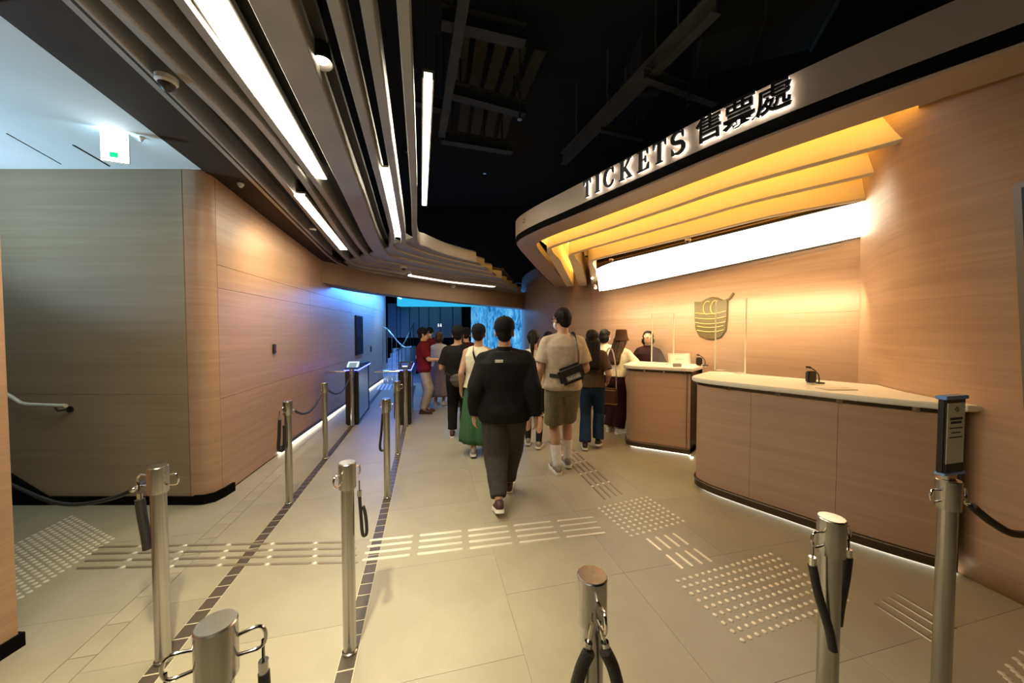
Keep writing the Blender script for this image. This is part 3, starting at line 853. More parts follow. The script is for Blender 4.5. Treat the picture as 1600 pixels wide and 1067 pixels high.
# right desk: long curved front merging into the right wall
front = smoothpath([(2.30, 4.02, 0), (2.05, 3.78, 0), (1.86, 3.56, 0), (1.88, 3.34, 0), (2.05, 3.08, 0), (2.27, 2.80, 0), (2.46, 2.56, 0), (2.66, 2.35, 0), (2.87, 2.16, 0)], 5)
front2 = [V2(p.x, p.y) for p in front]
back = [V2(2.955, 2.16), V2(2.962, 2.36), V2(3.03, 2.64), V2(3.19, 3.00), V2(3.02, 3.22), V2(2.62, 3.72), V2(2.46, 3.98)]
DR = desk('ticket_counter', front2 + back, 'long curved wood ticket counter with white worktop running into the right wall', len(front2), splits=4)
# left desk behind it
pl = rounded([(2.26, 4.30), (1.47, 4.72), (1.90, 5.42), (2.72, 4.80)], [0.02, 0.26, 0.2, 0.05], 8)
pl = [V2(p.x, p.y) for p in pl]
DL = desk('ticket_counter', pl, 'shorter wood ticket counter with rounded end behind the long one', 22, splits=2)
# narrow ledge of the long desk running onto the right wall
lg = bmesh.new(); tube(lg, [(2.90, 2.13, 1.108), (2.94, 1.98, 1.108), (2.965, 1.93, 1.108)], 0.02, 8)

# acrylic screens on the desks
def screen(px0, py0, px1, py1, Y0, Y1, ztop, label, thick=0.012):
    a = P(px0, py0, Y0); b = P(px1, py1, Y1); a.z = b.z = 1.131
    t = thing('acrylic_screen', label, 'screen', ((a.x + b.x)/2, (a.y + b.y)/2, 1.131), group='acrylic counter screens')
    d = (b - a); L = d.length; ang = math.atan2(d.y, d.x)
    M = Matrix.Translation(a) @ Matrix.Rotation(ang, 4, 'Z')
    obj('pane', bbox(0, L, -0.004, 0.004, 0, ztop - 1.131, M=M), glass('acrylic', (0.9, 0.9, 0.88), 0.05), t)
    ME = mat('acrylic_edge_glow', (0.95, 0.90, 0.75), 0.3)  # glow of the sheet edges put into a pale colour
    for x in (0.0, L):
        obj('edge', bbox(x - 0.006, x + 0.006, -0.005, 0.005, 0, ztop - 1.131, 0.001, M=M), ME, t)
    for x in (0.08, L - 0.08):
        obj('foot', bbox(x - 0.03, x + 0.03, -0.05, 0.05, 0, 0.012, 0.003, M=M), glass('acrylic_foot', (0.9, 0.88, 0.8), 0.5), t)
    return t
screen(1117, 575, 1164, 584, 4.15, 3.72, 1.95, 'clear acrylic screen standing at the left end of the long counter')
screen(1018, 566, 1052, 570, 5.05, 4.75, 1.85, 'clear acrylic screen on the short counter in front of the clerk')
# intercom speakers with gooseneck microphones
def intercom(px, py, Y, label):
    c = P(px, py, Y); c.z = 1.131
    t = thing('intercom', label, 'intercom', c, group='counter intercoms')
    obj('speaker', bbox(-0.038, 0.038, -0.022, 0.022, 0.012, 0.115, 0.01), M_DPLAST, t, world=False)
    obj('stand', bbox(-0.02, 0.02, -0.03, 0.03, 0.0, 0.014, 0.003), M_STEELT, t, world=False)
    neck = smoothpath([(0.10, 0.03, 0.01), (0.095, 0.03, 0.07), (0.06, 0.03, 0.115), (0.02, 0.03, 0.14)], 6)
    obj('gooseneck', tube_bm(neck, 0.005, 8), M_DPLAST, t, world=False)
    obj('microphone', tube_bm([(0.02, 0.03, 0.14), (0.0, 0.03, 0.146), (-0.015, 0.03, 0.146)], 0.01, 10), M_DPLAST, t, world=False)
    obj('base', bbox(0.07, 0.13, 0.0, 0.06, 0, 0.012, 0.003), M_DPLAST, t, world=False)
    return t
intercom(1267, 590, 3.05, 'dark intercom with gooseneck microphone on the long counter')
i2 = intercom(1092, 574, 4.62, 'dark intercom with gooseneck microphone on the short counter')
# white paper notice and small card on the short counter
c = P(1062, 574, 4.72); c.z = 1.131
nt = thing('counter_notice', 'white paper notice in a clear holder on the short counter', 'notice', c)
obj('holder', bbox(-0.15, 0.15, -0.003, 0.003, 0, 0.165, M=Matrix.Rotation(math.radians(-12), 4, 'X')), glass('acrylic_holder', (0.95, 0.9, 0.8), 0.35), nt, world=False)
pp = obj('paper', bbox(-0.125, 0.125, -0.006, -0.0035, 0.02, 0.145, M=Matrix.Rotation(math.radians(-12), 4, 'X')), M_PAPER, nt, world=False)
obj('print', bbox(-0.05, 0.05, -0.0075, -0.0063, 0.078, 0.086, M=Matrix.Rotation(math.radians(-12), 4, 'X')), mat('print_grey', (0.45, 0.43, 0.38), 0.7), nt, world=False)
c2 = P(1058, 579, 4.52); c2.z = 1.131
cd = obj('card_holder', bbox(c2.x - 0.055, c2.x + 0.055, c2.y - 0.01, c2.y + 0.01, 1.131, 1.175, 0.003), mat('card_grey', (0.25, 0.23, 0.19), 0.5))
tag(cd, 'small grey card holder in front of the white counter notice', 'card holder')
tr = obj('document_tray', bbox(2.50, 2.74, 2.72, 2.84, 1.131, 1.136, 0.002, M=None), mat('tray', (0.55, 0.5, 0.4), 0.5))
tag(tr, 'flat document tray lying on the long counter below the intercom', 'tray')

# wall emblem: a shield shaped vessel with curls and bands in low relief
def wall_at(px):
    r = (px - 800) / FPX
    for a, b in zip(WK, WK[1:]):
        fa, fb = a.x - r * a.y, b.x - r * b.y
        if fa * fb <= 0:
            q = a.lerp(b, fa / (fa - fb)); return q, (b - a).normalized()
q, tg = wall_at(1112)
nn = Vector((tg.y, -tg.x, 0)); 
sc_ = q.y / FPX
zt, zb = CAM_H + (HZ - 464) * sc_, CAM_H - (531 - HZ) * sc_
H = zt - zb
emb = thing('wall_emblem', 'olive gold shield shaped emblem in relief on the back wall', 'emblem', (q.x, q.y, zb))
ME = Matrix(((tg.x, -nn.x, 0, 0), (tg.y, -nn.y, 0, 0), (0, 0, 1, 0), (0, 0, 0, 1)))
M_EMB = mat('emblem_olive', (0.125, 0.09, 0.027), 0.5, 0.1, var=0.1, scale=20)
M_EMB2 = mat('emblem_line', (0.42, 0.32, 0.11), 0.4, 0.2)
W = H * 0.44
out = [(-W, H * .92), (-W * .62, H * .90), (-W * .3, H * .97), (0, H), (W * .3, H * .97), (W * .62, H * .90), (W * .86, H * .94), (W * .86, H * .5), (W * .8, H * .22), (W * .55, H * .06), (W * .1, 0), (-W * .25, H * .01), (-W * .68, H * .08), (-W * .92, H * .25), (-W * .98, H * .55)]
out = [Vector((x, 0, z)) for x, z in out]
bm = bmesh.new()
a = [bm.verts.new((p.x, -0.022, p.z)) for p in out]; b = [bm.verts.new((p.x, 0.0, p.z)) for p in out]
bm.faces.new(a); bm.faces.new(b[::-1])
for i in range(len(out)): bm.faces.new((a[i], b[i], b[(i+1) % len(out)], a[(i+1) % len(out)]))
bmesh.ops.recalc_face_normals(bm, faces=bm.faces[:])
bmesh.ops.bevel(bm, geom=[e for e in bm.edges if e.verts[0].co.y < -0.02 and e.verts[1].co.y < -0.02], offset=0.01, segments=2, affect='EDGES')
bm.transform(ME); obj('shield', bm, M_EMB, emb, world=False)
for k, zf in enumerate((0.62, 0.50, 0.385, 0.30, 0.20)):
    w0 = W * (0.9 if zf > 0.3 else 0.78)
    pth = [Vector((-w0, -0.024, H * (zf + 0.025))), Vector((-w0 * .5, -0.026, H * (zf - 0.005))), Vector((0, -0.026, H * (zf - 0.015))), Vector((w0 * .5, -0.026, H * (zf))), Vector((w0 * .88, -0.024, H * (zf + 0.03)))]
    bm = tube_bm(smoothpath(pth, 4), 0.008, 6); bm.transform(ME); obj('band', bm, M_EMB2, emb, world=False)
for cx in (-0.30, 0.12):
    pth = [Vector((W * (cx + x), -0.025, H * z)) for x, z in ((.24, .88), (.05, .90), (-.12, .80), (-.12, .68), (.02, .60), (.20, .62))]
    bm = tube_bm(smoothpath(pth, 4), 0.009, 6); bm.transform(ME); obj('curl', bm, M_EMB2, emb, world=False)
bm = tube_bm(smoothpath([Vector((W * .86, -.012, H * .9)), Vector((W * 1.0, -.014, H * .96)), Vector((W * 1.12, -.014, H * 1.04))], 4), 0.016, 8); bm.transform(ME); obj('spout', bm, M_EMB, emb, world=False)

# ================================================================== TACTILE PAVING
def quadgrid(c00, c10, c01, nu, nv):
    for i in range(nu):
        for j in range(nv):
            yield c00 + (c10 - c00) * ((i + 0.5) / nu) + (c01 - c00) * ((j + 0.5) / nv)
sb = bmesh.new(); lathe(sb, [(0.0145, 0.0), (0.0135, 0.003), (0.010, 0.0052), (0.0, 0.0058)], 10)
STUD = mesh_from(sb, 'stud', True); STUD.materials.append(M_STUD)
def stud_patch(label, L, B, T, nu, nv, keep=None):
    l, b, t_ = G(*L), G(*B), G(*T)
    c = (b + t_) / 2
    t = thing('tactile_studs', label, 'tactile paving', (c.x, c.y, 0), group='tactile warning patches')
    for p in quadgrid(l, b, t_, nu, nv):
        if keep and not keep(p): continue
        s = obj('stud', STUD, None, t, world=False); s.location = p - Vector(t.location)
    return t
stud_patch('square patch of steel warning studs where the bar paths meet', (929, 793), (985, 842), (1011, 774), 9, 10)
stud_patch('long patch of steel warning studs before the right hand stanchions', (1049, 905), (1162, 1010), (1203, 861), 9, 17)
stud_patch('large patch of steel warning studs before the stair alcove', (182, 841), (13, 950), (113, 804), 15, 15, keep=lambda p: p.x > -4.1)
stud_patch('few steel warning studs at the bottom right corner', (1556, 1054), (1592, 1090), (1600, 1012), 4, 4)
def bars(label, a, b, c, rows, nseg, mt, r=0.012, gap=0.045, dots=False, h=0.005):
    """a: start of first row, b: end of first row, c: start of last row (ground points)"""
    t = thing('tactile_bars', label, 'tactile paving', ((a + b) / 2).to_tuple(), group='tactile guiding bars')
    d = (b - a); L = d.length / nseg; e = d.normalized(); side = Vector((-e.y, e.x, 0))
    half = (L - gap) / 2
    bm = bmesh.new()
    N = 5; up = []; lo = []
    for s, a0 in ((1, -90), (-1, 90)):
        for k in range(N + 1):
            an = math.radians(a0 + 180 * k / N)
            lo.append((s * 0 + (half - r) * s + r * math.cos(an), r * math.sin(an)))
    v0 = [bm.verts.new((x, y, 0)) for x, y in lo]; v1 = [bm.verts.new((x * 0.985, y * 0.72, h)) for x, y in lo]
    bm.faces.new(v1)
    for i in range(len(lo)): bm.faces.new((v0[i], v0[(i+1) % len(lo)], v1[(i+1) % len(lo)], v1[i]))
    bmesh.ops.recalc_face_normals(bm, faces=bm.faces[:])
    me = mesh_from(bm, 'bar', True); me.materials.append(mt)
    ang = math.atan2(e.y, e.x)
    for r_ in range(rows):
        o0 = a + (c - a) * (r_ / max(1, rows - 1))
        for k in range(nseg):
            s = obj('bar', me, None, t, world=False)
            s.location = o0 + e * (L * (k + 0.5)) - Vector(t.location); s.rotation_euler = (0, 0, ang)
            if dots and k:
                q_ = obj('stud', STUD, None, t, world=False); q_.location = o0 + e * (L * k) - Vector(t.location)
    return t
bars('row of dull guiding bars across the queue lanes', G(150, 855), G(560, 847), G(115, 888), 4, 6, M_BARD, dots=True)
bars('row of bright guiding bars from the lane strip to the centre patch', G(572, 845), G(931, 808), G(560, 876), 4, 5, M_STUD)
bars('bright guiding bars between the two stud patches', G(1007, 839), G(1072, 893), G(1048, 831), 4, 2, M_STUD)
bars('dull guiding bars leading past the waiting queue', G(947, 782), G(856, 688), G(974, 774), 4, 6, M_BARD, dots=True)
bars('thin guiding bars behind the notice stanchion', G(1358, 938), G(1470, 1010), G(1392, 922), 4, 1, M_BARD)

# ================================================================== STANCHIONS AND ROPES
POST_H = 0.955
def post_meshes():
    bm = bmesh.new(); lathe(bm, [(0.030, 0.0), (0.030, POST_H - 0.12)], 28); shaft = mesh_from(bm, 'shaft', True)
    bm = bmesh.new(); lathe(bm, [(0.0385, POST_H - 0.125), (0.0395, POST_H - 0.12), (0.0395, POST_H - 0.003), (0.037, POST_H)], 32); head = mesh_from(bm, 'head', True)
    bm = bmesh.new(); lathe(bm, [(0.0365, POST_H - 0.001), (0.0365, POST_H + 0.002), (0.0, POST_H + 0.002)], 32); cap = mesh_from(bm, 'cap', False)
    bm = bmesh.new(); lathe(bm, [(0.036, 0.0), (0.036, 0.012), (0.031, 0.016), (0.031, 0.0)], 28); base = mesh_from(bm, 'base', True)
    lp = [(0.036, 0, POST_H - 0.045), (0.075, 0, POST_H - 0.040), (0.088, 0, POST_H - 0.055), (0.088, 0, POST_H - 0.078), (0.075, 0, POST_H - 0.092), (0.036, 0, POST_H - 0.09)]
    bm = bmesh.new(); tube(bm, smoothpath(lp, 4), 0.0042, 8); ring = mesh_from(bm, 'ring', True)
    for m, k in ((shaft, M_STEEL), (head, M_STEEL), (cap, M_STEELT), (base, M_STEEL), (ring, M_CHROME)): m.materials.append(k)
    return shaft, head, cap, base, ring
PM = post_meshes()
def stanchion(loc, rot, label):
    t = thing('stanchion', label, 'stanchion', (loc[0], loc[1], 0), rot, group='steel queue stanchions')
    for nme, me in zip(('shaft', 'head', 'cap', 'base_ring'), PM[:4]): obj(nme, me, None, t, world=False)
    for r_ in (0, PI):
        o = obj('rope_ring', PM[4], None, t, world=False); o.rotation_euler = (0, 0, r_)
    return t
def ring_pos(t, s):
    a = t.rotation_euler[2] + (0 if s > 0 else PI)
    return Vector(t.location) + Vector((math.cos(a) * 0.084, math.sin(a) * 0.084, POST_H - 0.09))
LR = LROT      # rings point across the lane
pA = stanchion(lane(UL, 1.985), 0.1, 'steel stanchion nearest the stair alcove, rope clipped towards the stairs')
pB = stanchion((-0.655, 0.745), 0.5, 'steel stanchion cut off at the bottom edge, left of centre')
pC = stanchion(lane(UR, 1.82), 1.3, 'steel stanchion in the middle foreground with rope hanging down its right')
pD = stanchion(lane(UL, 3.56), LR + 1.45, 'steel stanchion with black folded rope before the wood wall')
pE = stanchion(lane(UR, 3.46), 2.6, 'steel stanchion with long looped black rope in the right lane row')
pF = stanchion(lane(UL, 4.72), LR + 1.5, 'steel stanchion midway along the left lane row, rope on both sides')
pG = stanchion(lane(UR, 4.66), 2.7, 'steel stanchion with hanging loop just before the right hand gate')
pH = stanchion(lane(UL + 0.02, 6.22), LR + 1.5, 'far steel stanchion touching the left hand gate')
pI = stanchion(lane(UR + 0.02, 6.0), LR + 1.5, 'far steel stanchion touching the right hand gate')
pJ = stanchion((0.212, 0.895), 0.15 + PI/2, 'steel stanchion at the bottom centre with ropes hanging both ways')
pK = stanchion((1.105, 1.175), 0.25, 'steel stanchion at bottom right with two short hanging ropes')
pL = stanchion((1.895, 1.48), 0.1, 'steel stanchion carrying the framed notice at right')
def clip(pos, d, parent):
    d = Vector(d).normalized()
    pts = [pos + d * s + Vector((0, 0, z)) for s, z in ((-0.008, 0.008), (0.004, 0.011), (0.022, 0.006), (0.034, 0.0), (0.022, -0.006), (0.004, -0.009), (-0.008, -0.002), (-0.008, 0.008))]
    obj('clip', tube_bm(pts, 0.0035, 6), M_CHROME, parent)
    obj('ferrule', tube_bm([pos + d * 0.034, pos + d * 0.062], 0.0105, 10), M_CHROME, parent)
def rope(pts, label, r=0.0125, clips=()):
    pts = [Vector(p) for p in pts]
    t = thing('queue_rope', label, 'rope', pts[0], group='black queue ropes')
    obj('cord', tube_bm(smoothpath(pts, 8), r, 10), M_ROPE, t, smooth=True)
    for p, d in clips: clip(Vector(p), d, t)
    return t
def hang(p, ln, label, sway=(0, 0), r=0.0125, loop=0.0):
    """short rope clipped to a ring and hanging down"""
    p = Vector(p); a = p + Vector((0, 0, -0.062))
    if loop:
        s = Vector((sway[0], sway[1], 0))
        pts = [a, a + s * 0.5 + Vector((0, 0, -ln * .5)), a + s + Vector((0, 0, -ln * .93)), a + s * 1.0 + Vector((loop * .5, 0, -ln)), a + s + Vector((loop, 0, -ln * .9)), a + s * .6 + Vector((loop, 0, -ln * .5)), a + Vector((loop * .8, 0, -0.05))]
    else:
        s = Vector((sway[0], sway[1], 0))
        pts = [a, a + s * 0.3 + Vector((0, 0, -ln * .35)), a + s * .8 + Vector((0, 0, -ln * .75)), a + s + Vector((0, 0, -ln))]
    return rope(pts, label, r, [(p, (0, 0, -1))])
def sag(a, b, drop, label, r=0.0125):
    a, b = Vector(a), Vector(b); pts = []
    d = (b - a).normalized()
    for k in range(9):
        t = k / 8; p = a.lerp(b, t); p.z -= drop * 4 * t * (1 - t); pts.append(p)
    d0, d1 = (pts[1] - pts[0]).normalized(), (pts[-2] - pts[-1]).normalized()
    q = [pts[0] + d0 * 0.06] + pts[1:-1] + [pts[-1] + d1 * 0.06]
    return rope(q, label, r, [(a, d0), (b, d1)])
# A: rope to the alcove and a hanging tail
ra = ring_pos(pA, -1)
rope([ra + Vector((-0.055, 0.02, -0.03)), Vector((-2.15, 2.08, 0.73)), Vector((-2.55, 2.2, 0.53)), Vector((-3.1, 2.36, 0.40)), Vector((-3.7, 2.55, 0.43)), Vector((-4.5, 2.8, 0.55))], 'black rope leading from the left stanchion towards the stairs', 0.013, [(ra, (-0.7, 0.25, -0.45))])
hang(ra + Vector((0.012, -0.008, 0)), 0.24, 'short black rope tail hanging beside the left stanchion', (0.03, 0.0), 0.019)
rb = ring_pos(pB, 1); hang(rb, 0.3, 'black rope hanging from the bottom left stanchion, right ring', (0.015, 0.0), 0.012)
rb2 = ring_pos(pB, -1); hang(rb2, 0.3, 'black rope hanging from the bottom left stanchion, left ring', (-0.02, 0.0), 0.012)
rc = ring_pos(pC, -1)
hang(Vector((pC.location.x + 0.045, pC.location.y + 0.03, POST_H - 0.12)), 0.20, 'thin black rope end hanging behind the middle stanchion', (0.012, 0.0), 0.008, loop=0.022)
rd = ring_pos(pD, -1); rd0 = ring_pos(pD, 1)
hang(rd + Vector((-0.03, 0, 0)), 0.28, 'folded black rope hanging before the wood wall', (-0.015, 0), 0.014, loop=0.05)
sag(rd0, ring_pos(pF, -1), 0.14, 'sagging black rope of the left lane row, nearer span')
sag(ring_pos(pF, 1), ring_pos(pH, -1), 0.16, 'sagging black rope of the left lane row, span at the gate')
re_ = ring_pos(pE, 1)
hang(re_ + Vector((0.02, 0, 0)), 0.36, 'long looped black rope on the right lane row', (-0.03, 0), 0.012, loop=0.07)
rg = ring_pos(pG, 1)
hang(rg + Vector((0.03, 0, 0)), 0.36, 'thin black rope loop before the right hand gate', (0.0, 0), 0.011, loop=0.08)
for s in (1, -1):
    rj = Vector((pJ.location.x + 0.012 * s, pJ.location.y - 0.05, POST_H - 0.10))
    rope([rj + Vector((0.008 * s, -0.01, -0.05)), rj + Vector((0.03 * s, -0.012, -0.10)), rj + Vector((0.05 * s, -0.01, -0.2)), rj + Vector((0.055 * s, 0, -0.34))], 'black rope falling to the %s of the bottom centre stanchion' % ('right' if s > 0 else 'left'), 0.016, [(rj, (0.25 * s, -0.1, -1))])
hang(ring_pos(pK, -1), 0.27, 'short black rope on the left of the bottom right stanchion', (0.05, -0.03), 0.013)
hang(ring_pos(pK, 1), 0.26, 'short black rope on the right of the bottom right stanchion', (-0.01, 0.02), 0.014)
rl = ring_pos(pL, 1)
rope([rl + Vector((0.045, 0.01, -0.035)), Vector((2.14, 1.51, 0.745)), Vector((2.28, 1.53, 0.685)), Vector((2.6, 1.62, 0.66)), Vector((3.02, 1.76, 0.80))], 'black rope leading right from the notice stanchion', 0.016, [(rl, (0.7, 0.3, -0.55))])
# light square base plates in the strips under the nearest posts
for p, nm in ((pC, 'middle'), (pA, 'left')):
    pass
# framed notice on top of its post
sg = thing('notice_frame', 'portrait framed notice on top of the right hand stanchion', 'notice', (1.895, 1.48, POST_H + 0.003), math.radians(14))
ROT = None
obj('bracket', bbox(-0.03, 0.03, -0.012, 0.012, 0.0, 0.03, 0.003), M_STEEL, sg, world=False)
obj('backing', bbox(-0.066, 0.066, -0.012, 0.012, 0.025, 0.355, 0.004), M_DMETAL, sg, world=False)
obj('sheet', bbox(-0.056, 0.056, -0.0145, -0.0125, 0.075, 0.335), mat('notice_sheet', (0.85, 0.80, 0.60), 0.6), sg, world=False)
obj('footer', bbox(-0.056, 0.056, -0.0146, -0.0126, 0.04, 0.075), mat('notice_footer', (0.05, 0.045, 0.035), 0.6), sg, world=False)
for k, (zz_, w) in enumerate(((0.262, .04), (0.246, .034), (0.225, .042), (0.205, .030), (0.185, .042))):
    obj('text_line', bbox(-w, w, -0.0152, -0.0146, zz_, zz_ + (0.011 if k < 2 else 0.005)), M_INK, sg, world=False)
obj('crest', tube_bm([(-0.012, -0.0149, 0.305), (0.0, -0.0149, 0.318), (0.012, -0.0149, 0.305), (0.0, -0.0149, 0.298)], 0.003, 5), mat('crest_grey', (0.2, 0.19, 0.15), 0.6), sg, world=False)
MBL = mat('frame_rail_blue', (0.25, 0.42, 0.75), 0.25, 0.6)
obj('top_rail', bbox(-0.072, 0.072, -0.018, 0.018, 0.350, 0.366, 0.002), MBL, sg, world=False)
obj('bottom_rail', bbox(-0.068, 0.068, -0.018, 0.016, 0.024, 0.036, 0.002), MBL, sg, world=False)

# ================================================================== ENTRY GATES
def gate(loc, label, flip, lit):
    t = thing('entry_gate', label, 'turnstile', (loc.x, loc.y, 0), LROT)
    GB = mat('gate_steel', (0.42, 0.43, 0.46), 0.3, 0.9)
    obj('cabinet', bbox(-0.075, 0.075, -0.05, 1.05, 0.03, 0.93, 0.012), GB, t, world=False)
    obj('front_column', bbox(-0.105, 0.105, -0.13, -0.05, 0.0, 0.93, 0.02), M_DMETAL, t, world=False)
    obj('end_column', bbox(-0.085, 0.085, 1.05, 1.12, 0.0, 0.93, 0.02), M_DMETAL, t, world=False)
    obj('led_line', bbox(-0.112, 0.112, -0.14, 1.12, 0.932, 0.944), E_BLUE, t, world=False)
    bm = bmesh.new()
    prof = [(-0.14, 0.946), (1.12, 0.946), (1.12, 0.98), (0.12, 1.03), (-0.14, 0.965)]
    a = [bm.verts.new((-0.105, y, z)) for y, z in prof]; b = [bm.verts.new((0.105, y, z)) for y, z in prof]
    bm.faces.new(a); bm.faces.new(b[::-1])
    for i in range(5): bm.faces.new((a[i], b[i], b[(i+1) % 5], a[(i+1) % 5]))
    bmesh.ops.recalc_face_normals(bm, faces=bm.faces[:])
    lid = obj('lid', bm, M_DPLAST if not lit else M_DMETAL, t, world=False)
    sl = math.atan2(1.03 - 0.965, 0.26)
    Ms = Matrix.Translation((0, -0.005, 1.003)) @ Matrix.Rotation(sl + 0.25, 4, 'X')
    rd_ = obj('reader', bbox(-0.092, 0.092, -0.115, 0.115, -0.002, 0.014, 0.006, M=Ms), em('reader_white', (0.75, 0.88, 1.0), 0.9) if lit else M_DPLAST, t, world=False)
    obj('screen', bbox(-0.060, 0.060, -0.07, 0.065, 0.0142, 0.0152, M=Ms), em('reader_screen', (0.36, 0.50, 0.55), 0.6) if lit else em('reader_dark', (0.10, 0.16, 0.5), 0.5), t, world=False)
    if not lit:
        obj('reader_mark', bbox(-0.04, 0.04, -0.06, -0.03, 0.0153, 0.0165, M=Ms), em('reader_mark', (0.85, 0.92, 1.0), 1.5), t, world=False)
    obj('arm_hub', tube_bm([(-0.075 * flip, 0.35, 0.86), (-0.12 * flip, 0.35, 0.86)], 0.05, 16), M_DMETAL, t, world=False)
    obj('arm', tube_bm([(-0.11 * flip, 0.35, 0.87), (-0.55 * flip, 0.35, 0.87)], 0.019, 12), M_CHROME, t, world=False)
    return t
gate(lane(UL + 0.0, 6.42), 'slim steel entry gate with lit white reader beside the wood wall', 1, True)
gate(lane(UR + 0.0, 6.22), 'slim steel entry gate with dark reader beside the queue', 1, False)
# ================================================================== ALCOVE FITTINGS
hr = thing('handrail', 'pale handrail fixed to the alcove wall above the stair', 'handrail', (-4.1, 3.08, 0.9))
M_RAIL = mat('rail_pale', (0.72, 0.66, 0.52), 0.3, 0.2)
a_ = P(103, 634, 3.04); b_ = P(38, 632, 3.04); c_ = b_ + Vector((-1.1, 0, 0.71))
obj('rail', tube_bm([a_, b_ + Vector((0.03, 0, 0)), b_ + Vector((-0.03, 0, 0.014)), c_], 0.017, 10), M_RAIL, hr, smooth=True)
for q_, zz_ in ((a_ + Vector((-0.10, 0, 0)), 0), (c_, 0)):
    obj('bracket', tube_bm([q_ + Vector((0, 0, -0.01)), q_ + Vector((0, 0.02, -0.05)), q_ + Vector((0, 0.11, -0.055))], 0.008, 8), M_DMETAL, hr)
    obj('bracket_plate', tube_bm([q_ + Vector((0, 0.095, -0.055)), q_ + Vector((0, 0.112, -0.055))], 0.028, 14), M_DMETAL, hr)
# exit sign hung from the alcove ceiling
eC = P(178, 225, 2.62)
ex = thing('exit_sign', 'glowing white exit sign with green mark on the alcove ceiling', 'exit sign', eC, math.radians(22))
obj('housing', bbox(-0.078, 0.078, 0.004, 0.03, -0.135, 0.14, 0.006), M_PLASTIC, ex, world=False)
obj('face', bbox(-0.072, 0.072, -0.004, 0.004, -0.128, 0.13), em('exit_face', (0.80, 0.95, 1.0), 5.0), ex, world=False)
EG = em('exit_green', (0.02, 0.85, 0.35), 0.9)
obj('green_mark', bbox(-0.024, 0.024, -0.006, -0.0042, -0.10, -0.062), EG, ex, world=False)
obj('figure', bbox(-0.012, 0.012, -0.006, -0.0042, 0.02, 0.05), em('exit_faint', (0.6, 0.85, 0.8), 1.6), ex, world=False)
obj('mount', bbox(-0.012, 0.20, 0.008, 0.02, 0.13, zc(2.62) - eC.z + 0.01), M_PLASTIC, ex, world=False)
l = bpy.data.lights.new('exit_lamp', 'AREA'); l.shape = 'RECTANGLE'; l.size = 0.16; l.size_y = 0.24; l.energy = 4; l.color = (0.45, 0.8, 1.0)
o = bpy.data.objects.new('lamp', l); COL.objects.link(o); o.parent = ex; o.location = (0, -0.02, 0); o.rotation_euler = (PI / 2, 0, 0)
def detector(px, py, label, plane=True, r=0.035, Y=None, mt=None, name='sensor', cat='sensor', h=0.03):
    p = Cc(px, py) if Y is None else P(px, py, Y)
    t = thing(name, label, cat, p)
    bm = bmesh.new(); lathe(bm, [(r, 0.004), (r, -h * 0.4), (r * 0.8, -h * 0.6)], 20); obj('base', bm, mt or M_PLASTIC, t, world=False, smooth=True)
    bm = bmesh.new(); lathe(bm, [(r * 0.78, -h * 0.55), (r * 0.6, -h), (r * 0.25, -h * 1.3), (0, -h * 1.35)], 20); obj('dome', bm, M_DPLAST if cat == 'camera' else M_PLASTIC, t, world=False, smooth=True)
    return t
detector(220, 214, 'small round sensor on the alcove ceiling beside the exit sign', r=0.02)
detector(376, 287, 'small white sensor on the brown soffit', r=0.028)
cctv = detector(260, 122, 'white dome security camera on the ceiling blades', r=0.055, name='dome_camera', cat='camera', h=0.06)
detector(489, 358, 'small dome camera beside the short strip light', r=0.04, name='dome_camera', cat='camera', h=0.03)
detector(631, 417, 'small dome camera at the bend of the ceiling blades', r=0.06, name='dome_camera', cat='camera', h=0.05)
detector(708, 446, 'small white sensor under the left part of the far strip light', r=0.06, h=0.05)
detector(772, 457, 'small white sensor near the end of the gate beam', r=0.06, h=0.05)
# boxy camera on the canopy nose
cp = P(823, 346, 4.72)
cb = thing('box_camera', 'small boxy camera on the rounded nose of the canopy', 'camera', cp)
obj('body', bbox(-0.055, 0.055, -0.05, 0.03, -0.022, 0.022, 0.006), mat('cam_grey', (0.35, 0.31, 0.26), 0.4), cb, world=False)
obj('lens_cover', bbox(-0.05, 0.05, -0.056, -0.05, -0.02, -0.004), M_PLASTIC, cb, world=False)
obj('arm', tube_bm([(-0.02, 0.0, 0.02), (-0.02, 0.02, 0.1)], 0.008, 8), M_DMETAL, cb, world=False)
for px, py, Y, lb in ((925, 434, 6.3, 'upper small spotlight beside the luminous panel end'), (930, 449, 6.4, 'lower small spotlight beside the luminous panel end')):
    c = P(px, py, Y); t = thing('wall_spot', lb, 'spotlight', c)
    bm = bmesh.new(); tube(bm, [(0.0, 0.05, 0.03), (0.0, -0.03, -0.01)], 0.035, 16); obj('barrel', bm, M_FASC, t, world=False)
    bm = bmesh.new(); tube(bm, [(0.0, -0.028, -0.0095), (0.0, -0.036, -0.013)], 0.028, 16); obj('lens', bm, em('wall_spot_lens', WARM, 1.6), t, world=False)
for px, py, Y, lb in ((1075, 374, 4.25, 'dark dome sensor on the upper edge of the luminous panel, middle'), (955, 405, 5.6, 'dark dome sensor on the upper edge of the luminous panel, left end')):
    detector(px, py, lb, Y=Y, r=0.035, mt=M_FASC, name='dome_camera', cat='camera', h=0.035)
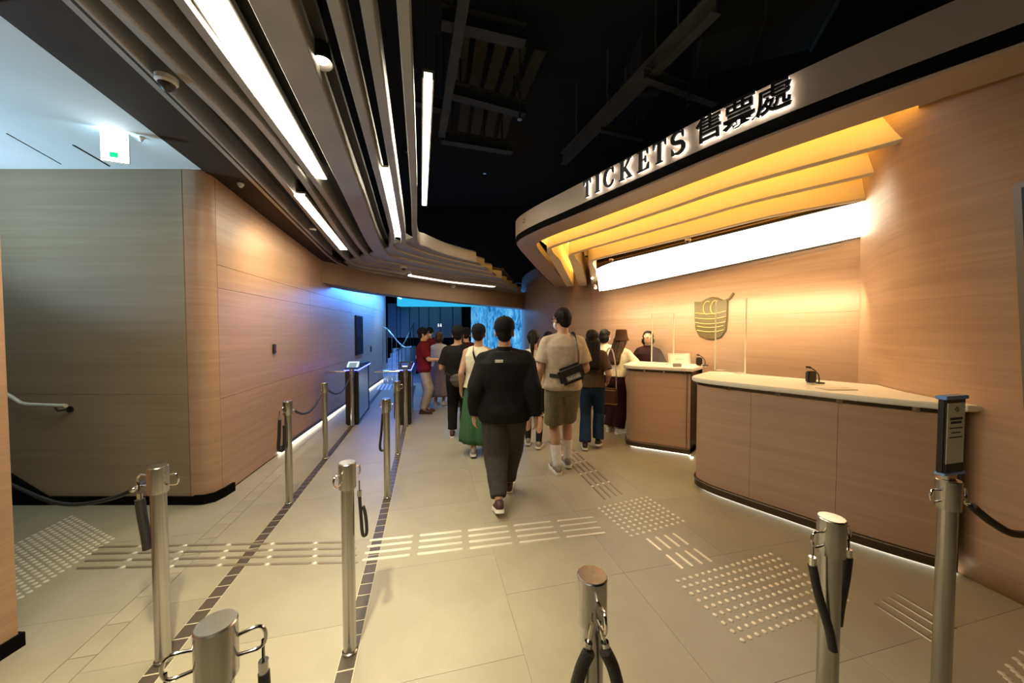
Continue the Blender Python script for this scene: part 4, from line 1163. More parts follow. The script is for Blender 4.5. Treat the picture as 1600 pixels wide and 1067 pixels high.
# call point and recessed screen on the wood wall
def on_wall(px, py):
    r = (px - 800) / FPX
    for a, b in zip(WB, WB[1:]):
        fa, fb = a.x - r * a.y, b.x - r * b.y
        if fa * fb <= 0:
            q = a.lerp(b, fa / (fa - fb)); return Vector((q.x, q.y, P(px, py, q.y).z)), math.atan2((b - a).y, (b - a).x)
q, an = on_wall(427, 545)
t = thing('wall_intercom', 'small dark call point on the wood wall', 'call point', q, an)
obj('plate', bbox(-0.035, 0.035, -0.02, 0.0, -0.06, 0.06, 0.006), M_DPLAST, t, world=False)
obj('button', bbox(-0.012, 0.012, -0.026, -0.02, -0.02, 0.01, 0.002), mat('red_button', (0.35, 0.03, 0.02), 0.4), t, world=False)
q, an = on_wall(560, 523)
t = thing('wall_screen', 'tall dark screen set in the bluish end of the wood wall', 'screen', q, an)
obj('frame', bbox(-0.30, 0.30, -0.035, 0.0, -0.48, 0.46, 0.006), M_DMETAL, t, world=False)
obj('glass', bbox(-0.275, 0.275, -0.038, -0.035, -0.45, 0.43), mat('screen_off', (0.012, 0.014, 0.018), 0.15), t, world=False)
q, an = on_wall(579, 545)
t = thing('wall_reader', 'tiny dark card reader right of the tall wall screen', 'card reader', q, an)
obj('plate', bbox(-0.05, 0.05, -0.02, 0.0, -0.08, 0.08, 0.006), M_DPLAST, t, world=False)
obj('window', bbox(-0.03, 0.03, -0.023, -0.02, 0.0, 0.05), M_DMETAL, t, world=False)
# dark display on the right wall at the picture edge
i_ = next(i for i in range(30, 56) if 800 + FPX * wall_right_pt(i, 1.7).x / wall_right_pt(i, 1.7).y > 1588)
p = wall_right_pt(i_, 1.7); p2 = wall_right_pt(i_ + 8, 1.7)
dd = (p2 - p); an = math.atan2(dd.y, dd.x)
t = thing('wall_display', 'dark wall display at the right edge', 'display', (p.x - 0.07, p.y - 0.05, 1.75), an)
t.rotation_euler = (0.22, 0, an)
obj('frame', bbox(0, 0.75, -0.05, 0.0, -0.62, 0.66, 0.01), mat('display_frame', (0.25, 0.2, 0.16), 0.4, 0.5), t, world=False)
obj('glass', bbox(0.03, 0.72, -0.054, -0.05, -0.59, 0.63), mat('display_blue', (0.02, 0.028, 0.045), 0.2), t, world=False)

# ================================================================== BEYOND THE GATES
def water_mat():
    m = bpy.data.materials.new('water_image'); m.use_nodes = True; nt = m.node_tree
    nt.nodes.remove(nt.nodes['Principled BSDF'])
    tc = nt.nodes.new('ShaderNodeTexCoord'); mp = nt.nodes.new('ShaderNodeMapping'); mp.inputs['Scale'].default_value = (2.2, 1, 0.8)
    n1 = nt.nodes.new('ShaderNodeTexNoise'); n1.inputs['Scale'].default_value = 2.2; n1.inputs['Detail'].default_value = 9; n1.inputs['Roughness'].default_value = 0.68; n1.inputs['Distortion'].default_value = 1.2
    rp = nt.nodes.new('ShaderNodeValToRGB'); cr = rp.color_ramp
    cr.elements[0].position = 0.36; cr.elements[0].color = (0.012, 0.06, 0.16, 1)
    cr.elements[1].position = 0.82; cr.elements[1].color = (0.55, 0.85, 1.0, 1)
    e1 = cr.elements.new(0.46); e1.color = (0.03, 0.25, 0.62, 1)
    e2 = cr.elements.new(0.60); e2.color = (0.12, 0.48, 0.85, 1)
    e = nt.nodes.new('ShaderNodeEmission'); e.inputs[1].default_value = 0.85
    L = nt.links.new
    L(tc.outputs['Object'], mp.inputs[0]); L(mp.outputs[0], n1.inputs['Vector']); L(n1.outputs['Fac'], rp.inputs[0]); L(rp.outputs[0], e.inputs[0]); L(e.outputs[0], nt.nodes['Material Output'].inputs[0])
    return m
M_WATER = water_mat()
vw = thing('video_wall', 'large blue video wall of falling water beyond the gates', 'video wall', (-0.95, 14.0, 0.3))
obj('frame', bbox(-2.62, 0.95, 14.02, 14.25, 0.1, 3.4, 0.01), M_BLACK, vw)
for (x0, x1) in ((-2.52, -1.02), (-1.0, 0.9)):
    obj('screen', bbox(x0, x1, 13.99, 14.03, 0.25, 3.3), M_WATER, vw)
obj('hanging_bracket', bbox(-1.10, -0.62, 13.5, 13.6, 2.62, 2.80), M_BLACK, vw)
l = bpy.data.lights.new('video_lamp', 'AREA'); l.shape = 'RECTANGLE'; l.size = 3.2; l.size_y = 2.6; l.energy = 45; l.color = BLUE
o = bpy.data.objects.new('lamp', l); COL.objects.link(o); o.location = (-0.9, 13.9, 1.8); o.rotation_euler = (-PI / 2, 0, 0); o.rotation_euler = Vector((-0.25, -1, 0)).to_track_quat('-Z', 'Y').to_euler()
o.parent = vw; o.matrix_parent_inverse = Matrix.Translation(-Vector(vw.location))
cl = thing('ceiling_cove', 'bright cyan light cove under the far ceiling', 'cove light', (-2.6, 12.2, 2.7))
obj('trough', bbox(-4.1, -0.9, 12.05, 12.45, 2.80, 3.05), M_BLACK, cl)
obj('glow', bbox(-4.0, -1.0, 12.06, 12.44, 2.47, 2.80), em('cyan_glow', (0.03, 0.42, 0.72), 1.0), cl)
l = bpy.data.lights.new('cove_lamp', 'AREA'); l.shape = 'RECTANGLE'; l.size = 2.8; l.size_y = 0.4; l.energy = 40; l.color = (0.12, 0.38, 1.0)
o = bpy.data.objects.new('lamp', l); COL.objects.link(o); o.location = (-2.6, 12.0, 2.62); o.rotation_euler = Vector((-0.35, -1.0, -0.55)).to_track_quat('-Z', 'Y').to_euler()
o.parent = cl; o.matrix_parent_inverse = Matrix.Translation(-Vector(cl.location))
dp = struct('wall_dark_cladding', bbox(-4.9, -1.55, 12.9, 13.1, 0, 3.2), M_BLACK)
xk = [-4.62, -4.28, -4.15, -3.80, -3.45, -3.08, -2.66, -2.2, -1.86]
for x0, x1 in zip(xk, xk[1:]):
    obj('panel', bbox(x0 + 0.012, x1 - 0.012, 12.84, 12.9, 1.35, 2.62, 0.006), mat('clad_teal', (0.13, 0.16, 0.165), 0.4), dp)
ws = thing('washroom_sign', 'tiny white washroom pictogram on the dark cladding', 'sign', (-2.68, 12.82, 1.82))
obj('plate', bbox(-0.09, 0.09, 0.0, 0.018, -0.08, 0.08), M_DPLAST, ws, world=False)
for dx in (-0.045, 0.045):
    bm = bmesh.new(); lathe(bm, [(0.0, 0.02), (0.022, 0.0), (0.0, -0.02)], 8); bm.transform(Matrix.Translation((dx, -0.008, 0.04))); obj('figure_head', bm, em('picto', (0.8, 0.95, 1.0), 1.2), ws, world=False)
    obj('figure', bbox(dx - 0.024, dx + 0.024, -0.01, 0.0, -0.06, 0.015), MATS['picto'], ws, world=False)
# pale blue stair with glass balustrade, left of the cladding
fs = thing('far_stair', 'pale blue stair with steel balustrade beyond the gates', 'stairs', (-4.0, 11.4, 0))
M_PB = mat('pale_blue_stone', (0.42, 0.50, 0.55), 0.5)
for k in range(6): obj('step', bbox(-4.35, -3.62, 11.2 + 0.28 * k, 11.2 + 0.28 * (k + 1), 0, 0.16 * (k + 1), 0.005), M_PB, fs)
for x in (-3.60,):
    obj('string_panel', bbox(x, x + 0.03, 11.0, 12.8, 0.0, 1.05), glass('balustrade', (0.55, 0.75, 0.9), 0.45), fs)
    obj('handrail', tube_bm([(x + 0.015, 10.7, 1.0), (x + 0.015, 11.2, 1.05), (x + 0.015, 12.7, 1.9)], 0.025, 8), M_STEELT, fs)
    for k in range(6): obj('baluster', tube_bm([(x + 0.015, 10.9 + 0.33 * k, 0.0), (x + 0.015, 10.9 + 0.33 * k, 1.02 + 0.16 * k)], 0.014, 8), M_DMETAL, fs)
fs2 = thing('balustrade', 'steel balustrade rails crossing the pale blue stair', 'balustrade', (-3.7, 10.4, 0))
obj('handrail', tube_bm(smoothpath([(-3.95, 10.5, 1.72), (-3.75, 10.5, 1.62), (-3.35, 10.5, 1.15), (-3.05, 10.5, 1.12)], 4), 0.022, 8), M_STEELT, fs2)
for k in range(7):
    x = -3.93 + 0.14 * k; z = 1.70 - max(0, min(1, (x + 3.8) / 0.5)) * 0.55
    obj('baluster', tube_bm([(x, 10.5, 0.0), (x, 10.5, z)], 0.010, 6), M_STEELT, fs2)
# white floor marking beyond the gates
mk = thing('floor_marking', 'white slanted marking on the floor beyond the left gate', 'floor marking', (0, 0, 0.0015))
g0 = G(588, 609); g1 = G(608, 609); dn = (G(594, 600) - g0)
for k in range(4):
    p = g0.lerp(g1, k / 3.4); e = (g1 - g0) * 0.16
    bm = bmesh.new()
    a = [p, p + e, p + e + dn, p + dn]
    v0 = [bm.verts.new((q_.x, q_.y, 0.0005)) for q_ in a]; v1 = [bm.verts.new((q_.x, q_.y, 0.003)) for q_ in a]
    bm.faces.new(v1)
    for i in range(4): bm.faces.new((v0[i], v0[(i+1) % 4], v1[(i+1) % 4], v1[i]))
    obj('stroke', bm, M_PLASTIC, mk)
bn = thing('bright_patch', 'bright white patch behind the red shirt, made as a glowing block', 'bright patch', (-2.0, 11.0, 0))  # glowing block stands in for floor reflection and white objects
obj('patch_block', bbox(-2.55, -1.35, 10.9, 11.3, 0.0, 0.30), M_DMETAL, bn)
obj('patch_glow', bbox(-2.50, -1.40, 10.88, 10.9, 0.03, 0.27), em('patch_white', (0.85, 0.93, 1.0), 2.2), bn)

# added blue cove, hidden by the gate beam, to colour the wood wall
bc = thing('added_wall_cove', 'added blue cove light hidden along the top of the wood wall behind the gate beam', 'cove light', (-3.6, 8.4, 2.62))
cvp = offset_path(clip_path(WB, 7.3, 11.4), 0.55)
for p_ in cvp: p_.z = 2.66
obj('trough', sweep_bm(cvp, rect(-0.05, 0.05, 0.03, 0.09)), M_DMETAL, bc)
obj('led', sweep_bm(cvp, rect(-0.03, 0.03, 0.0, 0.03)), em('cove_blue', (0.08, 0.30, 1.0), 20), bc)
pm = cvp[len(cvp) // 2]; dv = (cvp[-1] - cvp[0]); wn = Vector((-dv.y, dv.x, 0)).normalized()
l = bpy.data.lights.new('cove_blue_lamp', 'AREA'); l.shape = 'RECTANGLE'; l.size = 3.6; l.size_y = 0.08; l.energy = 170; l.color = (0.04, 0.22, 1.0)
o = bpy.data.objects.new('lamp', l); COL.objects.link(o)
z_ = -(wn * 1.0 + Vector((0, 0, -0.8))).normalized(); x_ = dv.normalized(); y_ = z_.cross(x_).normalized(); x_ = y_.cross(z_)
o.matrix_world = Matrix.Translation(pm + Vector((0, 0, -0.02))) @ Matrix((x_, y_, z_)).transposed().to_4x4()
o.parent = bc; o.matrix_parent_inverse = Matrix.Translation(-Vector(bc.location))

# ================================================================== CEILING VOID SERVICES
def beamobj(name, a, b, w, h, label, cat, mt=M_GRIME):
    a, b = Vector(a), Vector(b); d = b - a
    t = thing(name, label, cat, a)
    o_ = [a, b]
    obj('section', sweep_bm(o_, [(-w/2, 0), (w/2, 0), (w/2, 0.012), (0.01, 0.012), (0.01, h - 0.012), (w/2, h - 0.012), (w/2, h), (-w/2, h), (-w/2, h - 0.012), (-0.01, h - 0.012), (-0.01, 0.012), (-w/2, 0.012)]), mt, t)
    for k in (0.15, 0.85):
        p = a.lerp(b, k); obj('hanger', tube_bm([p + Vector((0, 0, h)), Vector((p.x, p.y, 5.2))], 0.012, 6), mt, t)
    return t
def V(px, py, z): return G(px, py, z)
z1 = 4.3
beamobj('steel_beam', V(640, 160, z1), V(690, 175, z1), 0.10, 0.16, 'dim cross beam in the void above the pendant top', 'beam')
beamobj('steel_beam', V(690, 40, z1), V(820, 70, z1), 0.12, 0.16, 'dim cross beam nearest the top of the void', 'beam')
beamobj('steel_beam', V(700, 150, z1), V(820, 182, z1), 0.12, 0.16, 'dim cross beam in the middle of the void', 'beam')
beamobj('steel_beam', V(690, 222, z1), V(800, 240, z1), 0.12, 0.16, 'dim cross beam far back in the void', 'beam')
beamobj('conduit', V(735, -60, 4.12), V(690, 215, 4.12), 0.09, 0.05, 'long dim cable tray running along the void', 'cable tray')
for k in range(5):
    a, b = V(725 + 30 * k, 60 + 7 * k, 4.7), V(716 + 22 * k, 150 + 7 * k, 4.7)
    s = bmesh.new(); sweep(s, [a, b], rect(-0.07, 0.07, 0.06, 0.10))
    o = obj('acoustic_baffle', s, mat('baffle_olive', (0.045, 0.038, 0.024), 0.8)); tag(o, '%s dim olive baffle of the row in the ceiling void' % ('first', 'second', 'third', 'fourth', 'fifth')[k], 'baffle', 'ceiling baffles')
for k in range(4):
    a, b = V(728 + 22 * k, 165 + 6 * k, 4.7), V(722 + 20 * k, 215 + 5 * k, 4.7)
    s = bmesh.new(); sweep(s, [a, b], rect(-0.07, 0.07, 0.06, 0.10))
    o = obj('acoustic_baffle', s, MATS['baffle_olive']); tag(o, '%s dim olive baffle of the farther row in the ceiling void' % ('first', 'second', 'third', 'fourth')[k], 'baffle', 'ceiling baffles')
MG2 = mat('truss_grey', (0.11, 0.115, 0.11), 0.6, var=0.15, scale=5)
beamobj('roof_truss', V(880, 258, 4.2), V(1120, 20, 4.2), 0.10, 0.18, 'long grey roof member slanting over the canopy', 'truss', MG2)
beamobj('roof_brace', V(1005, 125, 4.15), V(1118, 165, 4.15), 0.08, 0.12, 'grey brace branching right from the roof member', 'truss', MG2)
beamobj('roof_brace', V(938, 205, 4.15), V(1005, 220, 4.15), 0.07, 0.10, 'short grey brace low on the roof member', 'truss', MG2)
dc = thing('air_duct', 'grey sheet metal air duct above the canopy', 'duct', V(1190, 60, 4.4))
da, db = V(1085, 95, 4.4), V(1290, 40, 4.4)
obj('duct_body', sweep_bm([da, db], rect(-0.28, 0.28, 0, 0.4)), mat('duct_grey', (0.075, 0.078, 0.075), 0.55, var=0.1, scale=3), dc)
for k in (0.02, 0.5, 0.98): 
    p = da.lerp(db, k); q2 = da.lerp(db, k + 0.02); obj('flange', sweep_bm([p, q2], rect(-0.30, 0.30, -0.02, 0.42)), MG2, dc)
dc2 = thing('air_duct', 'smaller grey duct piece beside the slanting roof member', 'duct', V(990, 150, 4.5))
obj('duct_body', sweep_bm([V(985, 185, 4.45), V(1030, 90, 4.45)], rect(-0.18, 0.18, 0, 0.3)), mat('duct_dark', (0.04, 0.042, 0.04), 0.6, var=0.1, scale=3), dc2)
obj('flange', sweep_bm([V(1002, 150, 4.45), V(1005, 143, 4.45)], rect(-0.2, 0.2, -0.02, 0.32)), MG2, dc2)
for k, (px, py) in enumerate(((812, 183), (757, 268), (1075, 162), (635, 235))):
    c = V(px, py, 4.0); t = thing('sprinkler', ('small bright sprinkler right of the cross beams', 'small bright sprinkler below the baffles', 'small bright sprinkler beside the grey brace', 'small dark sprinkler left of the pendant')[k], 'sprinkler', c, group='sprinklers in the void')
    obj('drop', tube_bm([(0, 0, 0.03), (0, 0, 1.2)], 0.010, 6), M_GRIME, t, world=False)
    bm = bmesh.new(); lathe(bm, [(0.0, -0.03), (0.028, -0.028), (0.03, -0.022), (0.010, -0.01), (0.010, 0.03)], 10); obj('rose', bm, M_STEELT, t, world=False)

# ================================================================== ADDED LAMPS THAT LIGHT THE HALL
spotlight((-0.72, 0.55, 2.92), (-1.02, 1.58, 0.0), 370, (1.0, 0.91, 0.62), 'added spotlight out of view above the near lanes', 62, 1.0, drop=0.32)  # unseen lamp added to brighten the near floor
wp = Vector((-2.30, 3.95, zc(3.95)))
dl = thing('downlight', 'added recessed downlight in the brown soffit washing the wood wall', 'downlight', wp)  # flush lamp added to warm the wood wall
bm = bmesh.new(); lathe(bm, [(0.03, -0.002), (0.042, -0.004), (0.042, 0.004), (0.03, 0.004)], 20); obj('trim_ring', bm, M_DMETAL, dl, world=False)
bm = bmesh.new(); lathe(bm, [(0.0, -0.001), (0.029, -0.001), (0.029, 0.003), (0.0, 0.003)], 20); obj('lens', bm, em('downlight_lens', WARM, 2.0), dl, world=False)
l = bpy.data.lights.new('added_wash', 'SPOT'); l.energy = 84; l.color = (1.0, 0.78, 0.46); l.spot_size = math.radians(120); l.spot_blend = 1.0; l.shadow_soft_size = 0.05
o = bpy.data.objects.new('lamp', l); COL.objects.link(o); o.parent = dl; o.location = (0, 0, -0.03); o.rotation_euler = Vector((-0.5, 0.3, -1.0)).to_track_quat('-Z', 'Y').to_euler()
spotlight((-3.45, 10.4, 2.75), (-3.9, 11.2, 0.4), 170, (0.45, 0.72, 1.0), 'added cool spotlight above the pale blue stair', 120, 0.9, drop=0.3)  # lamp added to brighten the far stair and wall end
sl = thing('added_stair_lamp', 'added unseen cool lamp lighting the stair alcove', 'added lamp', (-5.6, 2.95, 2.0))  # out-of-frame lamp added to tint the alcove ceiling blue
obj('backplate', bbox(-0.06, 0.06, 0.15, 0.19, -0.3, 0.3, 0.01), M_DMETAL, sl, world=False)
obj('tube', tube_bm([(0, 0.1, -0.28), (0, 0.1, 0.28)], 0.03, 12), em('cool_tube', (0.6, 0.85, 1.0), 8), sl, world=False)
l = bpy.data.lights.new('added_stair_lamp', 'SPOT'); l.energy = 260; l.color = (0.50, 0.78, 1.0); l.shadow_soft_size = 0.15; l.spot_size = math.radians(120); l.spot_blend = 0.8
o = bpy.data.objects.new('lamp', l); COL.objects.link(o); o.parent = sl; o.location = (0.35, -0.9, -0.6); o.rotation_euler = Vector((0.75, -0.1, 1.0)).to_track_quat('-Z', 'Y').to_euler()
# ================================================================== PEOPLE
def ellipsoid(bm, c, r, n=14, m=10, R=None):
    c = Vector(c); rings = []
    for j in range(m + 1):
        ph = -PI/2 + PI * j / m
        rr, z = math.cos(ph), math.sin(ph)
        ring = []
        for k in range(n if 0 < j < m else 1):
            v = Vector((r[0] * rr * math.cos(2*PI*k/n), r[1] * rr * math.sin(2*PI*k/n), r[2] * z))
            if R is not None: v = R @ v
            ring.append(bm.verts.new(c + v))
        rings.append(ring)
    for a, b in zip(rings, rings[1:]):
        for k in range(n):
            q = [a[k % len(a)], a[(k+1) % n % len(a)], b[(k+1) % n % len(b)], b[k % len(b)]]
            u = []
            for v in q:
                if v not in u: u.append(v)
            if len(u) > 2: bm.faces.new(u)
def limb(bm, p0, p1, r0, r1, n=14, flat0=False, flat1=False):
    """tapered capsule; a flat end makes a clean hem"""
    p0, p1 = Vector(p0), Vector(p1); d = (p1 - p0); L = d.length; d.normalize()
    pts = []; rad = []
    if not flat0:
        for a in (85, 60, 30): pts.append(p0 - d * r0 * math.sin(math.radians(a))); rad.append(r0 * math.cos(math.radians(a)))
    for t in (0, 0.25, 0.5, 0.75, 1.0): pts.append(p0 + d * L * t); rad.append(r0 + (r1 - r0) * t)
    if not flat1:
        for a in (30, 60, 85): pts.append(p1 + d * r1 * math.sin(math.radians(a))); rad.append(r1 * math.cos(math.radians(a)))
    tube(bm, pts, 1, n, True, rad)
def loft(bm, rings, n=28):
    """rings: (centre, rx, ry)"""
    rs = []
    for c, rx, ry in rings:
        c = Vector(c)
        rs.append([bm.verts.new(c + Vector((rx * math.copysign(abs(math.cos(2*PI*k/n)) ** 0.85, math.cos(2*PI*k/n)), ry * math.copysign(abs(math.sin(2*PI*k/n)) ** 0.85, math.sin(2*PI*k/n)), 0))) for k in range(n)])
    for a, b in zip(rs, rs[1:]):
        for k in range(n): bm.faces.new((a[k], a[(k+1) % n], b[(k+1) % n], b[k]))
    bm.faces.new(rs[0][::-1]); bm.faces.new(rs[-1])
def fuse(bm, voxel=0.014, it=5, wrinkle=0.0, freq=9.0, seed=0.0, name='m', zstretch=1.0):
    """voxel-union of the overlapping volumes into one continuous smooth surface"""
    bmesh.ops.recalc_face_normals(bm, faces=bm.faces[:])
    me = bpy.data.meshes.new('tmp'); bm.to_mesh(me); bm.free()
    o = bpy.data.objects.new('tmp', me); COL.objects.link(o)
    m = o.modifiers.new('r', 'REMESH'); m.mode = 'VOXEL'; m.voxel_size = voxel
    if it: s = o.modifiers.new('s', 'SMOOTH'); s.factor = 0.5; s.iterations = it
    dg = bpy.context.evaluated_depsgraph_get(); dg.update()
    out = bpy.data.meshes.new_from_object(o.evaluated_get(dg)); out.name = name
    bpy.data.objects.remove(o); bpy.data.meshes.remove(me)
    if wrinkle:
        ns = [v.normal.copy() for v in out.vertices]
        for v, n in zip(out.vertices, ns):
            q = Vector((v.co.x * freq, v.co.y * freq, v.co.z * freq * zstretch)) + Vector((seed, seed * 1.7, -seed))
            v.co += n * (noise.noise(q) + 0.5 * noise.noise(q * 2.1)) * wrinkle
    out.polygons.foreach_set('use_smooth', [True] * len(out.polygons))
    return out
def ik(a, c, l1, l2, pole):
    a, c = Vector(a), Vector(c); d = c - a; L = min(d.length, (l1 + l2) * 0.998)
    dn = d.normalized(); x = (l1*l1 - l2*l2 + L*L) / (2*L); h = math.sqrt(max(1e-6, l1*l1 - x*x))
    p = Vector(pole); p = (p - dn * p.dot(dn)).normalized()
    return a + dn * x + p * h, a + dn * L
SKIN = mat('skin', (0.50, 0.29, 0.18), 0.5, var=0.05, scale=12)
HAIRB = mat('hair_black', (0.010, 0.007, 0.006), 0.6, var=0.5, scale=60, aniso=(1, 1, 0.15), bump=0.3, spec=0.15)
HAIRN = mat('hair_brown', (0.055, 0.028, 0.016), 0.45, var=0.5, scale=60, aniso=(1, 1, 0.15), bump=0.3, spec=0.2)
def cloth(name, col, rough=0.85, var=0.12): return mat('cloth_' + name, col, rough, var=var, scale=22, bump=0.15, spec=0.15)
def hand_geo(wr, d, n, s, side):
    """palm and five bent fingers; d: along the hand, n: palm normal (towards the curl)"""
    bm = bmesh.new(); d, n = d.normalized(), n.normalized(); n = (n - d * n.dot(d)).normalized(); w = d.cross(n).normalized() * side   # towards the thumb
    R = Matrix((w, n, d)).transposed()
    ellipsoid(bm, wr + d * 0.045 * s, (0.040 * s, 0.015 * s, 0.052 * s), R=R)
    limb(bm, wr - d * 0.02 * s, wr + d * 0.03 * s, 0.024 * s, 0.024 * s)
    for k, (off, ln) in enumerate(((0.028, 0.068), (0.010, 0.076), (-0.009, 0.070), (-0.027, 0.055))):
        p = wr + d * 0.085 * s + w * off * s; r = 0.0088 * s
        c1 = (d * 0.93 + n * 0.30).normalized(); c2 = (d * 0.72 + n * 0.70).normalized()
        q = p + c1 * ln * 0.5 * s; e = q + c2 * ln * 0.5 * s
        limb(bm, p - d * 0.012 * s, q, r, r * 0.95, 8); limb(bm, q, e, r * 0.95, r * 0.8, 8)
    p = wr + d * 0.022 * s + w * 0.030 * s; q = p + (d * 0.6 + w * 0.62 + n * 0.35).normalized() * 0.036 * s; e = q + (d * 0.88 + w * 0.15 + n * 0.4).normalized() * 0.032 * s
    limb(bm, p, q, 0.0125 * s, 0.0105 * s, 8); limb(bm, q, e, 0.0105 * s, 0.0085 * s, 8)
    return fuse(bm, 0.0045 * s, 2)
def join_meshes(meshes, name):
    bm = bmesh.new()
    for m in meshes: bm.from_mesh(m); bpy.data.meshes.remove(m)
    me = bpy.data.meshes.new(name); bm.to_mesh(me); bm.free()
    me.polygons.foreach_set('use_smooth', [True] * len(me.polygons)); return me

def person(label, loc, rot, H, feet, wrists, top, bottom, shoes, hair, hat=None, mask=False, lean=0.0, head=(0, 0), build=1.0,
           poles=None, palm=None, skirt=None, socks=None, seed=0.0, hip_drop=0.004, sole=(0.75, 0.72, 0.66), female=False, glasses=False, twist=0.0, side_lean=0.0):
    s = H / 1.70
    t = thing('person', label, 'person', (loc[0], loc[1], 0), rot, group='visitors in the hall')
    hx = 0.085 * s
    fy = (feet[0][1] + feet[1][1]) / 2; fx = (feet[0][0] + feet[1][0]) / 2
    hipz = (0.885 - hip_drop) * s
    pel = Vector((fx * 0.6, fy, hipz))
    sl = math.sin(lean); 
    def sp(h): return Vector((pel.x + side_lean * (h - 0.885) * s, pel.y + sl * (h - 0.885) * s, hipz + (h - 0.885) * s * math.cos(lean)))
    sw = (0.150 if female else 0.172) * s * (0.5 + 0.5 * build)
    sh = [sp(1.352) + Vector((sd * sw, math.sin(twist) * sd * 0.08, 0)) for sd in (-1, 1)]
    # ---- skeleton
    J = {}
    for i, sd in enumerate((-1, 1)):
        fxx, fyy, fzz, pitch = feet[i]
        # foot pitch lifts the heel about the toe
        ank = Vector((fxx, fyy - 0.0, fzz + 0.085 * s)) + Vector((0, 0.05 * s * (1 - math.cos(pitch)), 0.13 * s * math.sin(pitch)))
        hip = pel + Vector((sd * hx, 0, -0.01))
        knee, ank = ik(hip, ank, 0.410 * s, 0.398 * s, (sd * 0.05, 1, 0))
        J['leg', i] = (hip, knee, ank, pitch, fxx, fyy, fzz)
        wr = Vector(wrists[i]) * 1.0
        pole = (poles[i] if poles else (sd * 0.28, -1, -0.1))
        elb, wr = ik(sh[i], wr, 0.285 * s, 0.25 * s, pole)
        J['arm', i] = (sh[i], elb, wr)
    hc = sp(1.585); nk0, nk1 = sp(1.40), sp(1.50)
    Rh = Matrix.Rotation(head[0], 3, 'Z') @ Matrix.Rotation(-head[1], 3, 'X')
    hs = s * 1.07
    hc = nk1 + Rh @ Vector((0, 0.012 * s, 0.082 * s))
    # ---- body: one continuous skin
    bm = bmesh.new()
    tz = [(0.83, .145, .095), (0.90, .165, .112), (0.99, .150, .100), (1.08, .135, .092), (1.20, .155, .105), (1.32, .165, .105), (1.39, .13, .085), (1.43, .07, .06)]
    if female: tz = [(0.83, .15, .10), (0.90, .168, .115), (0.99, .145, .098), (1.08, .120, .085), (1.20, .138, .105), (1.32, .145, .098), (1.39, .115, .078), (1.43, .06, .052)]
    loft(bm, [(sp(z), rx * s * build, ry * s * build) for z, rx, ry in tz])
    limb(bm, nk0 - Vector((0, 0, .02)), nk1 + Rh @ Vector((0, 0, 0.03)), 0.060 * s, 0.057 * s)
    for q_ in sh: limb(bm, nk0 + Vector((0, -0.005, 0.012)), q_ + Vector((0, 0, 0.012)), 0.052 * s, 0.048 * s)
    for i in (0, 1):
        hip, knee, ank = J['leg', i][:3]
        limb(bm, hip, knee, 0.082 * s * build, 0.055 * s); mid = knee.lerp(ank, 0.3) + Vector((0, -0.012, 0))
        limb(bm, knee, mid, 0.053 * s, 0.056 * s); limb(bm, mid, ank, 0.056 * s, 0.036 * s); limb(bm, ank, ank + Vector((0, 0.10, -0.05)) * s, 0.036 * s, 0.03 * s)
        a, e, w = J['arm', i]
        limb(bm, a, e, 0.052 * s, 0.042 * s); limb(bm, e, w, 0.042 * s, 0.026 * s); ellipsoid(bm, a, (0.058 * s,) * 3)
    # head with jaw, nose, brow and ears
    ellipsoid(bm, hc + Rh @ Vector((0, -0.008, 0.02)) * hs, (0.074 * hs, 0.094 * hs, 0.090 * hs), R=Rh)
    ellipsoid(bm, hc + Rh @ Vector((0, 0.022, -0.05)) * hs, (0.056 * hs, 0.068 * hs, 0.062 * hs), R=Rh)
    body = fuse(bm, 0.0135, 4)
    bm = bmesh.new()
    ellipsoid(bm, hc + Rh @ Vector((0, 0.080, 0.0)) * hs, (0.060 * hs, 0.02 * hs, 0.06 * hs), R=Rh)
    limb(bm, hc + Rh @ Vector((0, 0.088, 0.012)) * hs, hc + Rh @ Vector((0, 0.106, -0.026)) * hs, 0.009 * hs, 0.014 * hs)
    ellipsoid(bm, hc + Rh @ Vector((0, 0.082, -0.060)) * hs, (0.026 * hs, 0.012 * hs, 0.011 * hs), R=Rh)
    for sd in (-1, 1):
        ellipsoid(bm, hc + Rh @ Vector((sd * 0.076, -0.005, -0.005)) * hs, (0.010 * hs, 0.018 * hs, 0.031 * hs), R=Rh)
        ellipsoid(bm, hc + Rh @ Vector((sd * 0.072, -0.004, -0.005)) * hs, (0.012 * hs, 0.012 * hs, 0.024 * hs), R=Rh)
    face = fuse(bm, 0.0055, 2)
    hands = []
    for i, sd in enumerate((-1, 1)):
        a, e, w = J['arm', i]; d = (w - e).normalized()
        pn = palm[i] if palm else (-sd * 0.8, 0.5, 0)
        hands.append(hand_geo(w, d, Vector(pn), s, sd))
    obj('body', join_meshes([body, face] + hands, 'body'), SKIN, t, world=False)
    for sd in (-1, 1):
        bm = bmesh.new(); ellipsoid(bm, hc + Rh @ Vector((sd * 0.032, 0.090, 0.008)) * hs, (0.012 * hs, 0.007 * hs, 0.006 * hs), 10, 6, R=Rh)
        obj('eye', bm, mat('eye_dark', (0.02, 0.012, 0.01), 0.2), t, world=False, smooth=True)
        bm = tube_bm([hc + Rh @ Vector((sd * x, y, z)) * hs for x, y, z in ((0.015, 0.100, 0.026), (0.032, 0.097, 0.031), (0.050, 0.086, 0.027))], 0.0035 * hs, 6)
        obj('eyebrow', bm, HAIRB, t, world=False)
    bm = tube_bm([hc + Rh @ Vector((x, y, z)) * hs for x, y, z in ((-0.022, 0.090, -0.061), (0, 0.0955, -0.060), (0.022, 0.090, -0.061))], 0.0035 * hs, 6)
    obj('mouth', bm, mat('lips', (0.32, 0.10, 0.08), 0.5), t, world=False)
